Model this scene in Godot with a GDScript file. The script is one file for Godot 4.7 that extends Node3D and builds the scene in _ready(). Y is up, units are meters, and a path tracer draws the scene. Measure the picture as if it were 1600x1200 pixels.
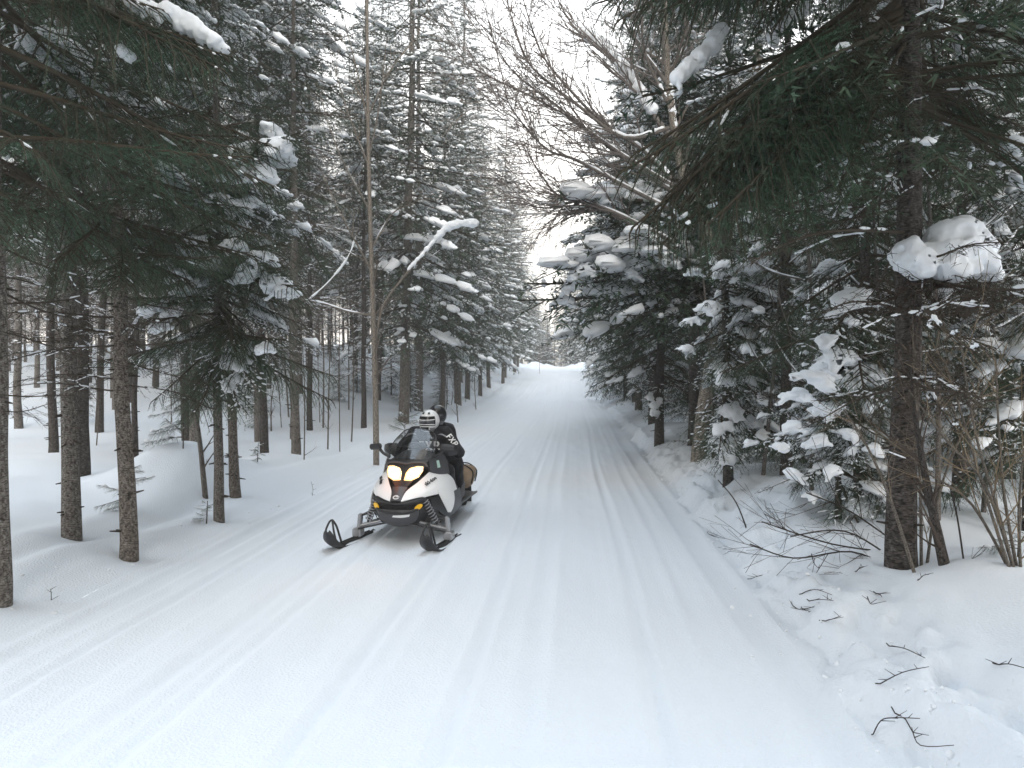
extends Node3D

# ------------------------------------------------------------------ mesh helpers
class Surf:
	var v := PackedVector3Array()
	var n := PackedVector3Array()
	var c := PackedColorArray()
	var uv := PackedVector2Array()
	var i := PackedInt32Array()

	func vert(p: Vector3, nn: Vector3, col := Color.WHITE, t := Vector2.ZERO) -> int:
		v.append(p)
		n.append(nn)
		c.append(col)
		uv.append(t)
		return v.size() - 1

	# a, b, c counter-clockwise as seen from outside
	func tri(a: int, b: int, d: int) -> void:
		i.append(a)
		i.append(d)
		i.append(b)

	func quad(a: int, b: int, d: int, e: int) -> void:
		tri(a, b, d)
		tri(a, d, e)

	func add(s: Surf, x: Transform3D) -> void:
		var b := v.size()
		v.append_array(x * s.v)
		n.append_array(Transform3D(x.basis.orthonormalized(), Vector3.ZERO) * s.n)
		c.append_array(s.c)
		uv.append_array(s.uv)
		var k := i.size()
		var m := s.i.size()
		i.resize(k + m)
		for j in m:
			i[k + j] = s.i[j] + b

	func flat_tri(a: Vector3, b: Vector3, d: Vector3, col := Color.WHITE) -> void:
		var nn := (b - a).cross(d - a).normalized()
		tri(vert(a, nn, col), vert(b, nn, col), vert(d, nn, col))

	func flat_quad(a: Vector3, b: Vector3, d: Vector3, e: Vector3, col := Color.WHITE) -> void:
		var nn := (d - a).cross(e - b).normalized()
		quad(vert(a, nn, col), vert(b, nn, col, Vector2(1, 0)), vert(d, nn, col, Vector2(1, 1)), vert(e, nn, col, Vector2(0, 1)))

	func needle(p: Vector3, d: Vector3, side: Vector3, col: Color) -> void:
		var b := v.size()
		var nn := side.cross(d).normalized()
		v.append(p - side)
		v.append(p + side)
		v.append(p + d)
		for k in 3:
			n.append(nn)
			c.append(col)
			uv.append(Vector2.ZERO)
		i.append(b)
		i.append(b + 2)
		i.append(b + 1)

	func tube(p: PackedVector3Array, r: PackedFloat32Array, sides: int, col := Color.WHITE, wob := 0.0, noise: FastNoiseLite = null, cap := true) -> void:
		var m := p.size()
		var t0 := (p[1] - p[0]).normalized()
		var x := t0.cross(Vector3.UP if absf(t0.y) < 0.9 else Vector3.RIGHT).normalized()
		var run := 0.0
		var b := v.size()
		for k in m:
			var t := (p[mini(k + 1, m - 1)] - p[maxi(k - 1, 0)]).normalized()
			x = (x - t * x.dot(t)).normalized()
			var y := t.cross(x)
			if k > 0:
				run += p[k].distance_to(p[k - 1])
			for s in sides + 1:
				var a := TAU * s / sides
				var d := x * cos(a) + y * sin(a)
				var rr := r[k]
				if noise:
					var aa := TAU * (s % sides) / sides
					rr *= 1.0 + wob * noise.get_noise_3d(p[k].x * 3.0 + cos(aa) * 0.8, run * 3.0, p[k].z * 3.0 + sin(aa) * 0.8)
				vert(p[k] + d * rr, d, col, Vector2(float(s) / sides, run))
		for k in m - 1:
			for s in sides:
				var q := b + k * (sides + 1) + s
				quad(q, q + 1, q + sides + 2, q + sides + 1)
		if cap:
			for e in 2:
				var k := 0 if e == 0 else m - 1
				var dn := (p[0] - p[1]).normalized() if e == 0 else (p[m - 1] - p[m - 2]).normalized()
				var mid := vert(p[k], dn, col, Vector2(0.5, run))
				for s in sides:
					var q := b + k * (sides + 1) + s
					var va := vert(v[q], dn, col, uv[q])
					var vb := vert(v[q + 1], dn, col, uv[q + 1])
					if e == 0:
						tri(mid, vb, va)
					else:
						tri(mid, va, vb)

	# a twig too thin to show its roundness
	func ribbon(p: PackedVector3Array, r: PackedFloat32Array, across: Vector3, col: Color) -> void:
		var b := v.size()
		var nn := across.cross(p[p.size() - 1] - p[0]).normalized()
		for k in p.size():
			vert(p[k] - across * r[k], nn, col)
			vert(p[k] + across * r[k], nn, col)
		for k in p.size() - 1:
			var q := b + 2 * k
			quad(q, q + 1, q + 3, q + 2)

	func rod(a: Vector3, b: Vector3, ra: float, rb: float, sides := 8, col := Color.WHITE) -> void:
		tube(PackedVector3Array([a, b]), PackedFloat32Array([ra, rb]), sides, col)

	# a lumpy ellipsoid with a flattened underside; basis columns are its half axes
	func blob(at: Vector3, bs: Basis, nu: int, nv: int, noise: FastNoiseLite, amp: float, seed_at: float, under := 0.4, col := Color.WHITE) -> void:
		var b := v.size()
		var inv := bs.inverse().transposed()
		for j in nv + 1:
			var la := PI * j / nv
			for k in nu + 1:
				var lo := TAU * (k % nu) / nu
				var d := Vector3(sin(la) * cos(lo), cos(la), sin(la) * sin(lo))
				var q := d
				if noise:
					q = d * (1.0 + amp * noise.get_noise_3d(d.x * 60.0 + seed_at, d.y * 60.0 + seed_at * 1.7, d.z * 60.0 - seed_at))
					if nu > 13:
						q *= 1.0 + 0.45 * amp * noise.get_noise_3d(d.x * 190.0 - seed_at, d.y * 150.0 + seed_at, d.z * 190.0)
				if q.y < 0.0:
					q.y *= under
				vert(at + bs * q, (inv * d).normalized(), col)
		for j in nv:
			for k in nu:
				var q := b + j * (nu + 1) + k
				quad(q, q + 1, q + nu + 2, q + nu + 1)

	func box(lo: Vector3, hi: Vector3, bev := 0.0, x := Transform3D()) -> void:
		# box with chamfered edges
		var ce := (lo + hi) * 0.5
		var h := (hi - lo) * 0.5
		var e := minf(bev, minf(h.x, minf(h.y, h.z)) * 0.98)
		for ax in 3:
			for sg in [-1.0, 1.0]:
				var u := (ax + 1) % 3
				var w := (ax + 2) % 3
				var pts := []
				for q in [[-1, -1], [1, -1], [1, 1], [-1, 1]]:
					var p := Vector3()
					p[ax] = sg * h[ax]
					p[u] = q[0] * (h[u] - e)
					p[w] = q[1] * (h[w] - e)
					pts.append(x * (ce + p))
				if sg > 0:
					flat_quad(pts[0], pts[1], pts[2], pts[3])
				else:
					flat_quad(pts[0], pts[3], pts[2], pts[1])
		if e > 0.0:
			for ax in 3:
				var u := (ax + 1) % 3
				var w := (ax + 2) % 3
				for su in [-1.0, 1.0]:
					for sw in [-1.0, 1.0]:
						var a := Vector3()
						a[u] = su * h[u]
						a[w] = sw * (h[w] - e)
						var b := Vector3()
						b[u] = su * (h[u] - e)
						b[w] = sw * h[w]
						var l := Vector3()
						l[ax] = h[ax] - e
						if su * sw > 0:
							flat_quad(x * (ce + a - l), x * (ce + b - l), x * (ce + b + l), x * (ce + a + l))
						else:
							flat_quad(x * (ce + a + l), x * (ce + b + l), x * (ce + b - l), x * (ce + a - l))
			for sx in [-1.0, 1.0]:
				for sy in [-1.0, 1.0]:
					for sz in [-1.0, 1.0]:
						var a := Vector3(sx * h.x, sy * (h.y - e), sz * (h.z - e))
						var b := Vector3(sx * (h.x - e), sy * h.y, sz * (h.z - e))
						var d := Vector3(sx * (h.x - e), sy * (h.y - e), sz * h.z)
						if sx * sy * sz > 0:
							flat_tri(x * (ce + a), x * (ce + b), x * (ce + d))
						else:
							flat_tri(x * (ce + a), x * (ce + d), x * (ce + b))

	func mirrored() -> Surf:
		var o := Surf.new()
		for k in v.size():
			o.vert(Vector3(-v[k].x, v[k].y, v[k].z), Vector3(-n[k].x, n[k].y, n[k].z), c[k], uv[k])
		for k in range(0, i.size(), 3):
			o.i.append(i[k])
			o.i.append(i[k + 2])
			o.i.append(i[k + 1])
		return o

	# Catmull-Rom sheet through a grid of points, with thickness. rows x columns, normal = d/drow x d/dcol
	func patch(g: Array, nu: int, nv: int, thick: float) -> void:
		var R := g.size()
		var C: int = g[0].size()
		var P := []
		for a in nu + 1:
			var row := []
			for b in nv + 1:
				row.append(_cr2(g, R, C, float(a) / nu * (R - 1), float(b) / nv * (C - 1)))
			P.append(row)
		var f0 := v.size()
		for a in nu + 1:
			for b in nv + 1:
				var du: Vector3 = P[mini(a + 1, nu)][b] - P[maxi(a - 1, 0)][b]
				var dv: Vector3 = P[a][mini(b + 1, nv)] - P[a][maxi(b - 1, 0)]
				vert(P[a][b], du.cross(dv).normalized(), Color.WHITE, Vector2(float(a) / nu, float(b) / nv))
		var cnt := (nu + 1) * (nv + 1)
		for k in cnt:
			vert(v[f0 + k] - n[f0 + k] * thick, -n[f0 + k], Color.WHITE, uv[f0 + k])
		for a in nu:
			for b in nv:
				var q := f0 + a * (nv + 1) + b
				quad(q, q + nv + 1, q + nv + 2, q + 1)
				q += cnt
				quad(q, q + 1, q + nv + 2, q + nv + 1)
		for a in nu:
			_rim(f0 + a * (nv + 1), f0 + (a + 1) * (nv + 1), cnt, true)
			_rim(f0 + a * (nv + 1) + nv, f0 + (a + 1) * (nv + 1) + nv, cnt, false)
		for b in nv:
			_rim(f0 + b, f0 + b + 1, cnt, false)
			_rim(f0 + nu * (nv + 1) + b, f0 + nu * (nv + 1) + b + 1, cnt, true)

	func _rim(p: int, q: int, cnt: int, flip: bool) -> void:
		if flip:
			flat_quad(v[p], v[p + cnt], v[q + cnt], v[q])
		else:
			flat_quad(v[q], v[q + cnt], v[p + cnt], v[p])

	static func _cr(a: Vector3, b: Vector3, d: Vector3, e: Vector3, t: float) -> Vector3:
		return b.cubic_interpolate(d, a, e, t)

	static func _cr2(g: Array, R: int, C: int, u: float, w: float) -> Vector3:
		var iu := clampi(int(u), 0, R - 2)
		var iw := clampi(int(w), 0, C - 2)
		var q := []
		for k in 4:
			var row: Array = g[clampi(iu - 1 + k, 0, R - 1)]
			q.append(_cr(row[maxi(iw - 1, 0)], row[iw], row[iw + 1], row[mini(iw + 2, C - 1)], w - iw))
		return _cr(q[0], q[1], q[2], q[3], u - iu)

	# solid skin over rings of points (each ring goes counter-clockwise seen from the last ring's end)
	func loft(rings: Array, smooth: bool) -> void:
		var m: int = rings[0].size()
		if smooth:
			var b := v.size()
			for a in rings.size():
				for k in m:
					var du: Vector3 = rings[mini(a + 1, rings.size() - 1)][k] - rings[maxi(a - 1, 0)][k]
					var dv: Vector3 = rings[a][(k + 1) % m] - rings[a][(k + m - 1) % m]
					vert(rings[a][k], dv.cross(du).normalized(), Color.WHITE, Vector2(float(k) / m, float(a)))
			for a in rings.size() - 1:
				for k in m:
					var k2 := (k + 1) % m
					quad(b + a * m + k, b + a * m + k2, b + (a + 1) * m + k2, b + (a + 1) * m + k)
		else:
			for a in rings.size() - 1:
				for k in m:
					var k2 := (k + 1) % m
					flat_quad(rings[a][k], rings[a][k2], rings[a + 1][k2], rings[a + 1][k])
		for e in 2:
			var ring: Array = rings[0] if e == 0 else rings[-1]
			var ce := Vector3.ZERO
			for p in ring:
				ce += p / m
			for k in m:
				if e == 0:
					flat_tri(ce, ring[(k + 1) % m], ring[k])
				else:
					flat_tri(ce, ring[k], ring[(k + 1) % m])


func mesh_of(parts: Array) -> ArrayMesh:   # pairs of Surf, material
	var m := ArrayMesh.new()
	for p in parts:
		var s: Surf = p[0]
		if s.v.is_empty():
			continue
		var a := []
		a.resize(Mesh.ARRAY_MAX)
		a[Mesh.ARRAY_VERTEX] = s.v
		a[Mesh.ARRAY_NORMAL] = s.n
		a[Mesh.ARRAY_TEX_UV] = s.uv
		a[Mesh.ARRAY_TEX_UV2] = s.uv
		a[Mesh.ARRAY_COLOR] = s.c
		a[Mesh.ARRAY_INDEX] = s.i
		m.add_surface_from_arrays(Mesh.PRIMITIVE_TRIANGLES, a)
		m.surface_set_material(m.get_surface_count() - 1, p[1])
	return m


var counts := {}

func numbered(called: String) -> String:
	counts[called] = counts.get(called, -1) + 1
	return called if counts[called] == 0 else "%s_%03d" % [called, counts[called]]

func put(called: String, mesh: Mesh, parent: Node = null, x := Transform3D()) -> MeshInstance3D:
	var o := MeshInstance3D.new()
	o.mesh = mesh
	o.transform = x
	if parent == null:
		o.name = numbered(called)
		add_child(o, true)
	else:
		var key := "%d/%s" % [parent.get_instance_id(), called]
		counts[key] = counts.get(key, -1) + 1
		o.name = called if counts[key] == 0 else "%s_%03d" % [called, counts[key]]
		parent.add_child(o, true)
	return o

func obj(called: String, s: Surf, mat: Material, parent: Node = null, x := Transform3D()) -> MeshInstance3D:
	return put(called, mesh_of([[s, mat]]), parent, x)

func thing(called: String, label: String, category: String, at := Vector3.ZERO, group := "") -> Node3D:
	var o := Node3D.new()
	o.name = numbered(called)
	o.position = at
	add_child(o, true)
	return tag(o, label, category, group)

func tag(o: Node3D, label: String, category: String, group := "") -> Node3D:
	o.set_meta("label", label)
	o.set_meta("category", category)
	if group:
		o.set_meta("group", group)
	return o

func stuff(o: Node3D) -> Node3D:
	o.set_meta("kind", "stuff")
	return o

# ------------------------------------------------------------------ smooth bodies: tapered capsules joined and skinned with surface nets
func nets(bones: Array, cell: float, k: float, noise: FastNoiseLite = null, amp := 0.0) -> Surf:
	var lo := Vector3.INF
	var hi := -Vector3.INF
	for b in bones:
		var r := maxf(b[2], b[3])
		for q in 2:
			lo = lo.min(b[q] - Vector3.ONE * (r + 3.0 * k + 2.0 * cell))
			hi = hi.max(b[q] + Vector3.ONE * (r + 3.0 * k + 2.0 * cell))
	var nx := int((hi.x - lo.x) / cell) + 2
	var ny := int((hi.y - lo.y) / cell) + 2
	var nz := int((hi.z - lo.z) / cell) + 2
	var f := PackedFloat32Array()
	f.resize(nx * ny * nz)
	for b in bones:
		var a: Vector3 = b[0]
		var ab: Vector3 = b[1] - a
		var ra: float = b[2]
		var dr: float = b[3] - ra
		var len2 := maxf(ab.length_squared(), 1e-9)
		var reach := maxf(b[2], b[3]) + 5.0 * k
		var l0 := ((a.min(b[1]) - Vector3.ONE * reach - lo) / cell).floor()
		var h0 := ((a.max(b[1]) + Vector3.ONE * reach - lo) / cell).ceil()
		for z in range(maxi(0, int(l0.z)), mini(nz, int(h0.z) + 1)):
			for y in range(maxi(0, int(l0.y)), mini(ny, int(h0.y) + 1)):
				var at := (z * ny + y) * nx
				for x in range(maxi(0, int(l0.x)), mini(nx, int(h0.x) + 1)):
					var p := lo + Vector3(x, y, z) * cell
					var t := clampf((p - a).dot(ab) / len2, 0.0, 1.0)
					var d := (p - a - ab * t).length() - ra - dr * t
					if d < 5.0 * k:
						f[at + x] += exp(-d / k)
	var s := Surf.new()
	for j in f.size():
		f[j] = -k * log(maxf(f[j], 1e-7))
	if noise:
		for z in nz:
			for y in ny:
				for x in nx:
					var j := (z * ny + y) * nx + x
					if absf(f[j]) < amp * 2.0 + cell * 2.0:
						var p := lo + Vector3(x, y, z) * cell
						f[j] += amp * noise.get_noise_3d(p.x * 100.0, p.y * 100.0, p.z * 100.0)
	var at_cell := {}
	var off := [0, 1, nx, nx + 1, nx * ny, nx * ny + 1, nx * ny + nx, nx * ny + nx + 1]
	var edges := [[0, 1], [2, 3], [4, 5], [6, 7], [0, 2], [1, 3], [4, 6], [5, 7], [0, 4], [1, 5], [2, 6], [3, 7]]
	var corner := []
	for q in 8:
		corner.append(Vector3(q & 1, (q >> 1) & 1, q >> 2))
	var order := PackedInt32Array()
	for z in nz - 1:
		for y in ny - 1:
			for x in nx - 1:
				var j := (z * ny + y) * nx + x
				var f0 := f[j]
				if f0 > 2.0 * cell or f0 < -2.0 * cell:
					continue
				var m := 0
				for q in 8:
					if f[j + off[q]] < 0.0:
						m |= 1 << q
				if m == 0 or m == 255:
					continue
				var sum := Vector3.ZERO
				var cnt := 0
				for e in edges:
					var fa := f[j + off[e[0]]]
					var fb := f[j + off[e[1]]]
					if (fa < 0.0) != (fb < 0.0):
						var ca: Vector3 = corner[e[0]]
						var cb: Vector3 = corner[e[1]]
						sum += ca.lerp(cb, fa / (fa - fb))
						cnt += 1
				at_cell[j] = s.vert(lo + (Vector3(x, y, z) + sum / cnt) * cell, Vector3.ZERO)
				order.append(j)
	var steps := [1, nx, nx * ny]
	for j in order:
		for ax in 3:
			var u: int = steps[(ax + 1) % 3]
			var w: int = steps[(ax + 2) % 3]
			var fa := f[j]
			var fb := f[j + steps[ax]]
			if (fa < 0.0) == (fb < 0.0):
				continue
			if not (at_cell.has(j - u) and at_cell.has(j - w) and at_cell.has(j - u - w)):
				continue
			var A: int = at_cell[j]
			var B: int = at_cell[j - u]
			var C: int = at_cell[j - u - w]
			var D: int = at_cell[j - w]
			if fa < 0.0:
				s.quad(A, B, C, D)
			else:
				s.quad(D, C, B, A)
	for q in range(0, s.i.size(), 3):
		var nn := (s.v[s.i[q + 2]] - s.v[s.i[q]]).cross(s.v[s.i[q + 1]] - s.v[s.i[q]])
		for e in 3:
			s.n[s.i[q + e]] += nn
	for q in s.n.size():
		s.n[q] = s.n[q].normalized()
	return s

# ------------------------------------------------------------------ materials
var M := {}

func mat(color: Color, rough := 0.8, metal := 0.0, spec := 0.5) -> StandardMaterial3D:
	var m := StandardMaterial3D.new()
	m.albedo_color = color.linear_to_srgb()
	m.roughness = rough
	m.metallic = metal
	m.metallic_specular = spec
	return m

func noise_tex(type: int, freq: float, size: int, octaves: int, sd: int, ramp: Gradient = null, normal := false) -> NoiseTexture2D:
	var f := FastNoiseLite.new()
	f.noise_type = type
	f.frequency = freq
	f.fractal_octaves = octaves
	f.seed = sd
	var t := NoiseTexture2D.new()
	t.noise = f
	t.width = size
	t.height = size
	t.seamless = true
	t.normalize = true
	if ramp:
		t.color_ramp = ramp
	t.as_normal_map = normal
	return t

func ramp(stops: Array) -> Gradient:
	var g := Gradient.new()
	var o := PackedFloat32Array()
	var c := PackedColorArray()
	for s in stops:
		o.append(s[0])
		c.append(s[1])
	g.offsets = o
	g.colors = c
	return g

func bark_mat(dark: Color, mid: Color, pale: Color, scale: Vector3, sd: int) -> StandardMaterial3D:
	var m := mat(Color.WHITE, 0.9, 0.0, 0.3)
	m.albedo_texture = noise_tex(FastNoiseLite.TYPE_SIMPLEX_SMOOTH, 0.022, 512, 6, sd, ramp([[0.0, dark.linear_to_srgb()], [0.3, dark.lerp(mid, 0.6).linear_to_srgb()], [0.5, mid.linear_to_srgb()], [0.75, mid.lerp(pale, 0.35).linear_to_srgb()], [1.0, pale.linear_to_srgb()]]))
	m.uv1_scale = scale
	m.heightmap_enabled = true
	m.heightmap_texture = noise_tex(FastNoiseLite.TYPE_SIMPLEX_SMOOTH, 0.05, 512, 4, sd + 1)
	m.heightmap_scale = 0.8
	# fine dark cross-cracks and flecks of lichen over the broad tones
	m.detail_enabled = true
	m.detail_blend_mode = BaseMaterial3D.BLEND_MODE_MUL
	m.detail_uv_layer = BaseMaterial3D.DETAIL_UV_2
	m.uv2_scale = Vector3(0.9, 4.2, 1.0)
	if not M.has("bark_cracks"):
		M.bark_cracks = noise_tex(FastNoiseLite.TYPE_SIMPLEX_SMOOTH, 0.03, 512, 4, 41, ramp([[0.0, Color(0.3, 0.29, 0.28)], [0.3, Color(0.62, 0.6, 0.58)], [0.45, Color(0.84, 0.83, 0.82)], [0.6, Color(0.95, 0.95, 0.95)], [1.0, Color(1, 1, 1)]]))
	m.detail_albedo = M.bark_cracks
	return m

func make_materials() -> void:
	var snow := mat(Color(0.86, 0.885, 0.92), 0.85, 0.0, 0.25)
	M.snow = snow
	var gs := mat(Color(0.745, 0.79, 0.845), 0.85, 0.0, 0.25)   # packed and older than the fresh snow on the boughs
	gs.uv1_triplanar = true
	gs.uv1_world_triplanar = true
	gs.uv1_scale = Vector3(1.6, 1.6, 1.6)
	gs.heightmap_enabled = true
	gs.heightmap_texture = noise_tex(FastNoiseLite.TYPE_SIMPLEX_SMOOTH, 0.05, 512, 5, 77)
	gs.heightmap_scale = 0.55
	M.ground = gs
	var nd := mat(Color.WHITE, 0.6, 0.0, 0.35)
	nd.vertex_color_use_as_albedo = true
	M.needle = nd
	M.bark = bark_mat(Color(0.06, 0.052, 0.045), Color(0.21, 0.19, 0.17), Color(0.4, 0.385, 0.355), Vector3(1, 1.1, 1), 11)
	M.bark_dark = bark_mat(Color(0.026, 0.022, 0.019), Color(0.095, 0.083, 0.075), Color(0.23, 0.215, 0.2), Vector3(1, 1.4, 1), 15)
	M.bark_brown = bark_mat(Color(0.05, 0.042, 0.034), Color(0.2, 0.172, 0.148), Color(0.4, 0.37, 0.33), Vector3(1, 1.3, 1), 19)
	M.bark_pale = bark_mat(Color(0.1, 0.085, 0.07), Color(0.31, 0.275, 0.235), Color(0.48, 0.44, 0.39), Vector3(1, 1.2, 1), 23)
	M.bark_limb = bark_mat(Color(0.11, 0.1, 0.09), Color(0.24, 0.215, 0.195), Color(0.36, 0.34, 0.32), Vector3(1, 1.5, 1), 27)
	var tw := mat(Color.WHITE, 0.9, 0.0, 0.2)
	tw.vertex_color_use_as_albedo = true
	M.twig = tw

# ------------------------------------------------------------------ ground
const PITCH := -1.19
var nz_low := FastNoiseLite.new()
var nz_mid := FastNoiseLite.new()
var nz_fine := FastNoiseLite.new()
var nz_blob := FastNoiseLite.new()
var nz_lump := FastNoiseLite.new()
var wells := {}

func setup_noise() -> void:
	for q in [[nz_low, 0.12, 3, 2], [nz_mid, 0.55, 5, 3], [nz_fine, 2.6, 9, 3], [nz_blob, 0.012, 21, 2], [nz_lump, 0.08, 33, 4]]:
		q[0].noise_type = FastNoiseLite.TYPE_SIMPLEX_SMOOTH
		q[0].frequency = q[1]
		q[0].seed = q[2]
		q[0].fractal_octaves = q[3]

func trail_x(d: float) -> float:
	return -1.235 + 0.079 * d

func trail_y(d: float) -> float:
	return 1.95 * smoothstep(36.0, 86.0, d) - 3.0 * smoothstep(90.0, 150.0, d)

const GROOVES := [[-2.35, 0.09, 0.02], [-1.92, 0.05, 0.016], [-1.62, 0.16, 0.012], [-1.2, 0.06, 0.018], [-0.86, 0.05, 0.016], [-0.48, 0.17, 0.014], [-0.1, 0.05, 0.02], [0.3, 0.12, 0.012], [0.62, 0.05, 0.02], [0.98, 0.07, 0.016], [1.34, 0.17, 0.014], [1.7, 0.05, 0.02], [2.15, 0.07, 0.014], [2.52, 0.1, 0.03]]

func height(x: float, z: float) -> float:
	var d := -z
	var s := x - trail_x(d)
	var y := trail_y(maxf(d, 0.0))
	var low := nz_low.get_noise_2d(x, z)
	var l := smoothstep(-2.55, -3.7, s)
	var sr := s
	if s > 2.0 and s < 5.0 and d < 60.0:
		sr += 0.14 * nz_low.get_noise_2d(z * 5.0, 31.0) + 0.07 * nz_mid.get_noise_2d(z * 3.0, 11.0)
	var r := smoothstep(2.76, 3.02, sr) * 0.62 + 0.38 * smoothstep(3.0, 3.6, sr)
	var inside := 1.0 - maxf(l, r)
	if inside > 0.0:
		var t := 0.02 * nz_mid.get_noise_2d(x * 0.9, z * 0.25) + 0.012 * nz_mid.get_noise_2d(x * 3.0 + 50.0, z * 0.6)
		if d < 60.0 and d > -12.0:
			t += 0.009 * nz_mid.get_noise_2d(s * 5.0, z * 0.05) + 0.005 * nz_mid.get_noise_2d(s * 13.0 + 70.0, z * 0.07)
			var w := 0.05 * nz_low.get_noise_2d(z * 0.5, 7.0)
			var fade := lerpf(1.0, 0.35, smoothstep(9.0, 24.0, d))
			for g in GROOVES:
				var e: float = (s + w + 0.03 * nz_low.get_noise_2d(z * 0.8, g[0] * 40.0) - g[0]) / g[1]
				if e < 2.5 and e > -2.5:
					t -= fade * 1.1 * g[2] * exp(-e * e) * (0.75 + 0.6 * nz_mid.get_noise_2d(g[0] * 30.0, z * 0.45))
					t += fade * g[2] * 0.6 * exp(-(absf(e) - 1.5) * (absf(e) - 1.5) * 3.0)
			if d < 25.0:
				var k := nz_fine.get_noise_2d(x, z * 0.7)
				t += 0.006 * k
				var lug := smoothstep(0.05, 0.35, nz_mid.get_noise_2d(x * 1.2 + 9.0, z * 0.2))
				t += 0.004 * lug * sin(z * 55.0)
		# soft centre crown between the two lanes
		t += 0.03 * (1.0 - s * s / 7.0)
		y += t * inside
	if l > 0.0:
		var f := 0.13 + 0.16 * low + 0.05 * nz_mid.get_noise_2d(x * 0.7, z * 0.7)
		f += 0.06 * exp(-pow((s + 3.1) / 0.22, 2.0)) * (0.6 + nz_mid.get_noise_2d(x, z * 0.4)) - 0.05 * exp(-pow((s + 3.75 + 0.2 * low) / 0.2, 2.0)) + 0.06 * exp(-pow((s + 4.3) / 0.35, 2.0))
		f += 2.3 * smoothstep(13.0, 44.0, d) * smoothstep(-3.6, -9.0, s)
		f += 0.55 * exp(-(pow((x + 5.05) / 0.85, 2.0) + pow((z + 11.6) / 1.0, 2.0)))
		y += f * l
	if r > 0.0:
		var f := 0.3 + 0.2 * low + 0.1 * nz_mid.get_noise_2d(x * 0.8, z * 0.8)
		f += 0.9 * smoothstep(4.0, 14.0, s) * smoothstep(5.0, 25.0, d)
		f += 0.14 * exp(-(pow((s - 4.4) / 0.7, 2.0))) * (0.5 + low)
		y += f * r
		var near := exp(-pow((sr - 3.1) / 0.38, 2.0))
		if near > 0.02 and d < 40.0:
			var k := nz_fine.get_noise_2d(x * 0.9, z * 0.5)
			var j := nz_mid.get_noise_2d(x * 3.0, z * 1.6)
			y += near * (0.11 * absf(k) + 0.085 * j - 0.05 + 0.045 * smoothstep(0.0, 0.12, j)) * smoothstep(24.0, 8.0, d)
	var key := Vector2i(floori(x), floori(z))
	if wells.has(key):
		for w in wells[key]:
			var q: float = Vector2(x - w.x, z - w.y).length_squared() / (w.z * w.z)
			if q < 6.0:
				y += w.w * exp(-q)
	return y

# a dip (negative) or a heap at a place, written into every 1 m square it touches
func dent(x: float, z: float, radius: float, deep: float) -> void:
	var e := radius * 2.45
	for a in range(floori(x - e), floori(x + e) + 1):
		for b in range(floori(z - e), floori(z + e) + 1):
			var key := Vector2i(a, b)
			if not wells.has(key):
				wells[key] = []
			wells[key].append(Vector4(x, z, radius, deep))

func ray(px: float, py: float) -> Vector3:
	return Vector3((px - 800.0) / 1203.0, (600.0 - py) / 1203.0, -1.0).rotated(Vector3.RIGHT, deg_to_rad(PITCH))

# the place on the snow that lies in that direction of view
func gp(px: float, py: float) -> Vector3:
	var d := ray(px, py)
	var o := Vector3(0, 1.85, 0)
	var t := 2.0
	while t < 160.0:
		var p := o + d * t
		if p.y < height(p.x, p.z):
			break
		t *= 1.015
	var a := t / 1.015
	for k in 14:
		var m := (a + t) * 0.5
		var p := o + d * m
		if p.y < height(p.x, p.z):
			t = m
		else:
			a = m
	var q := o + d * t
	return Vector3(q.x, height(q.x, q.z), q.z)

func wp(px: float, py: float, depth: float) -> Vector3:
	return Vector3(0, 1.85, 0) + ray(px, py) * depth

func on(x: float, z: float, up := 0.0) -> Vector3:
	return Vector3(x, height(x, z) + up, z)

func ground_strip(called: String, ss: PackedFloat32Array, ds: PackedFloat32Array) -> void:
	var s := Surf.new()
	var nc := ss.size()
	var hs := PackedFloat32Array()
	for a in ds.size():
		var z := -ds[a]
		var xc := trail_x(ds[a])
		for b in nc:
			var x := xc + ss[b]
			s.v.append(Vector3(x, height(x, z), z))
	for a in ds.size():
		for b in nc:
			var q := a * nc + b
			var du: Vector3 = s.v[a * nc + mini(b + 1, nc - 1)] - s.v[a * nc + maxi(b - 1, 0)]
			var dv: Vector3 = s.v[mini(a + 1, ds.size() - 1) * nc + b] - s.v[maxi(a - 1, 0) * nc + b]
			s.n.append(du.cross(dv).normalized())
			s.c.append(Color.WHITE)
			s.uv.append(Vector2(s.v[q].x, s.v[q].z))
	for a in ds.size() - 1:
		for b in nc - 1:
			var q := a * nc + b
			s.quad(q, q + 1, q + nc + 1, q + nc)
	var o := obj(called, s, M.ground)
	o.set_meta("kind", "structure")

func steps(a: float, b: float, n: int, power := 1.0) -> PackedFloat32Array:
	var o := PackedFloat32Array()
	for k in n + 1:
		o.append(a + (b - a) * pow(float(k) / n, power))
	return o

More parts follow.
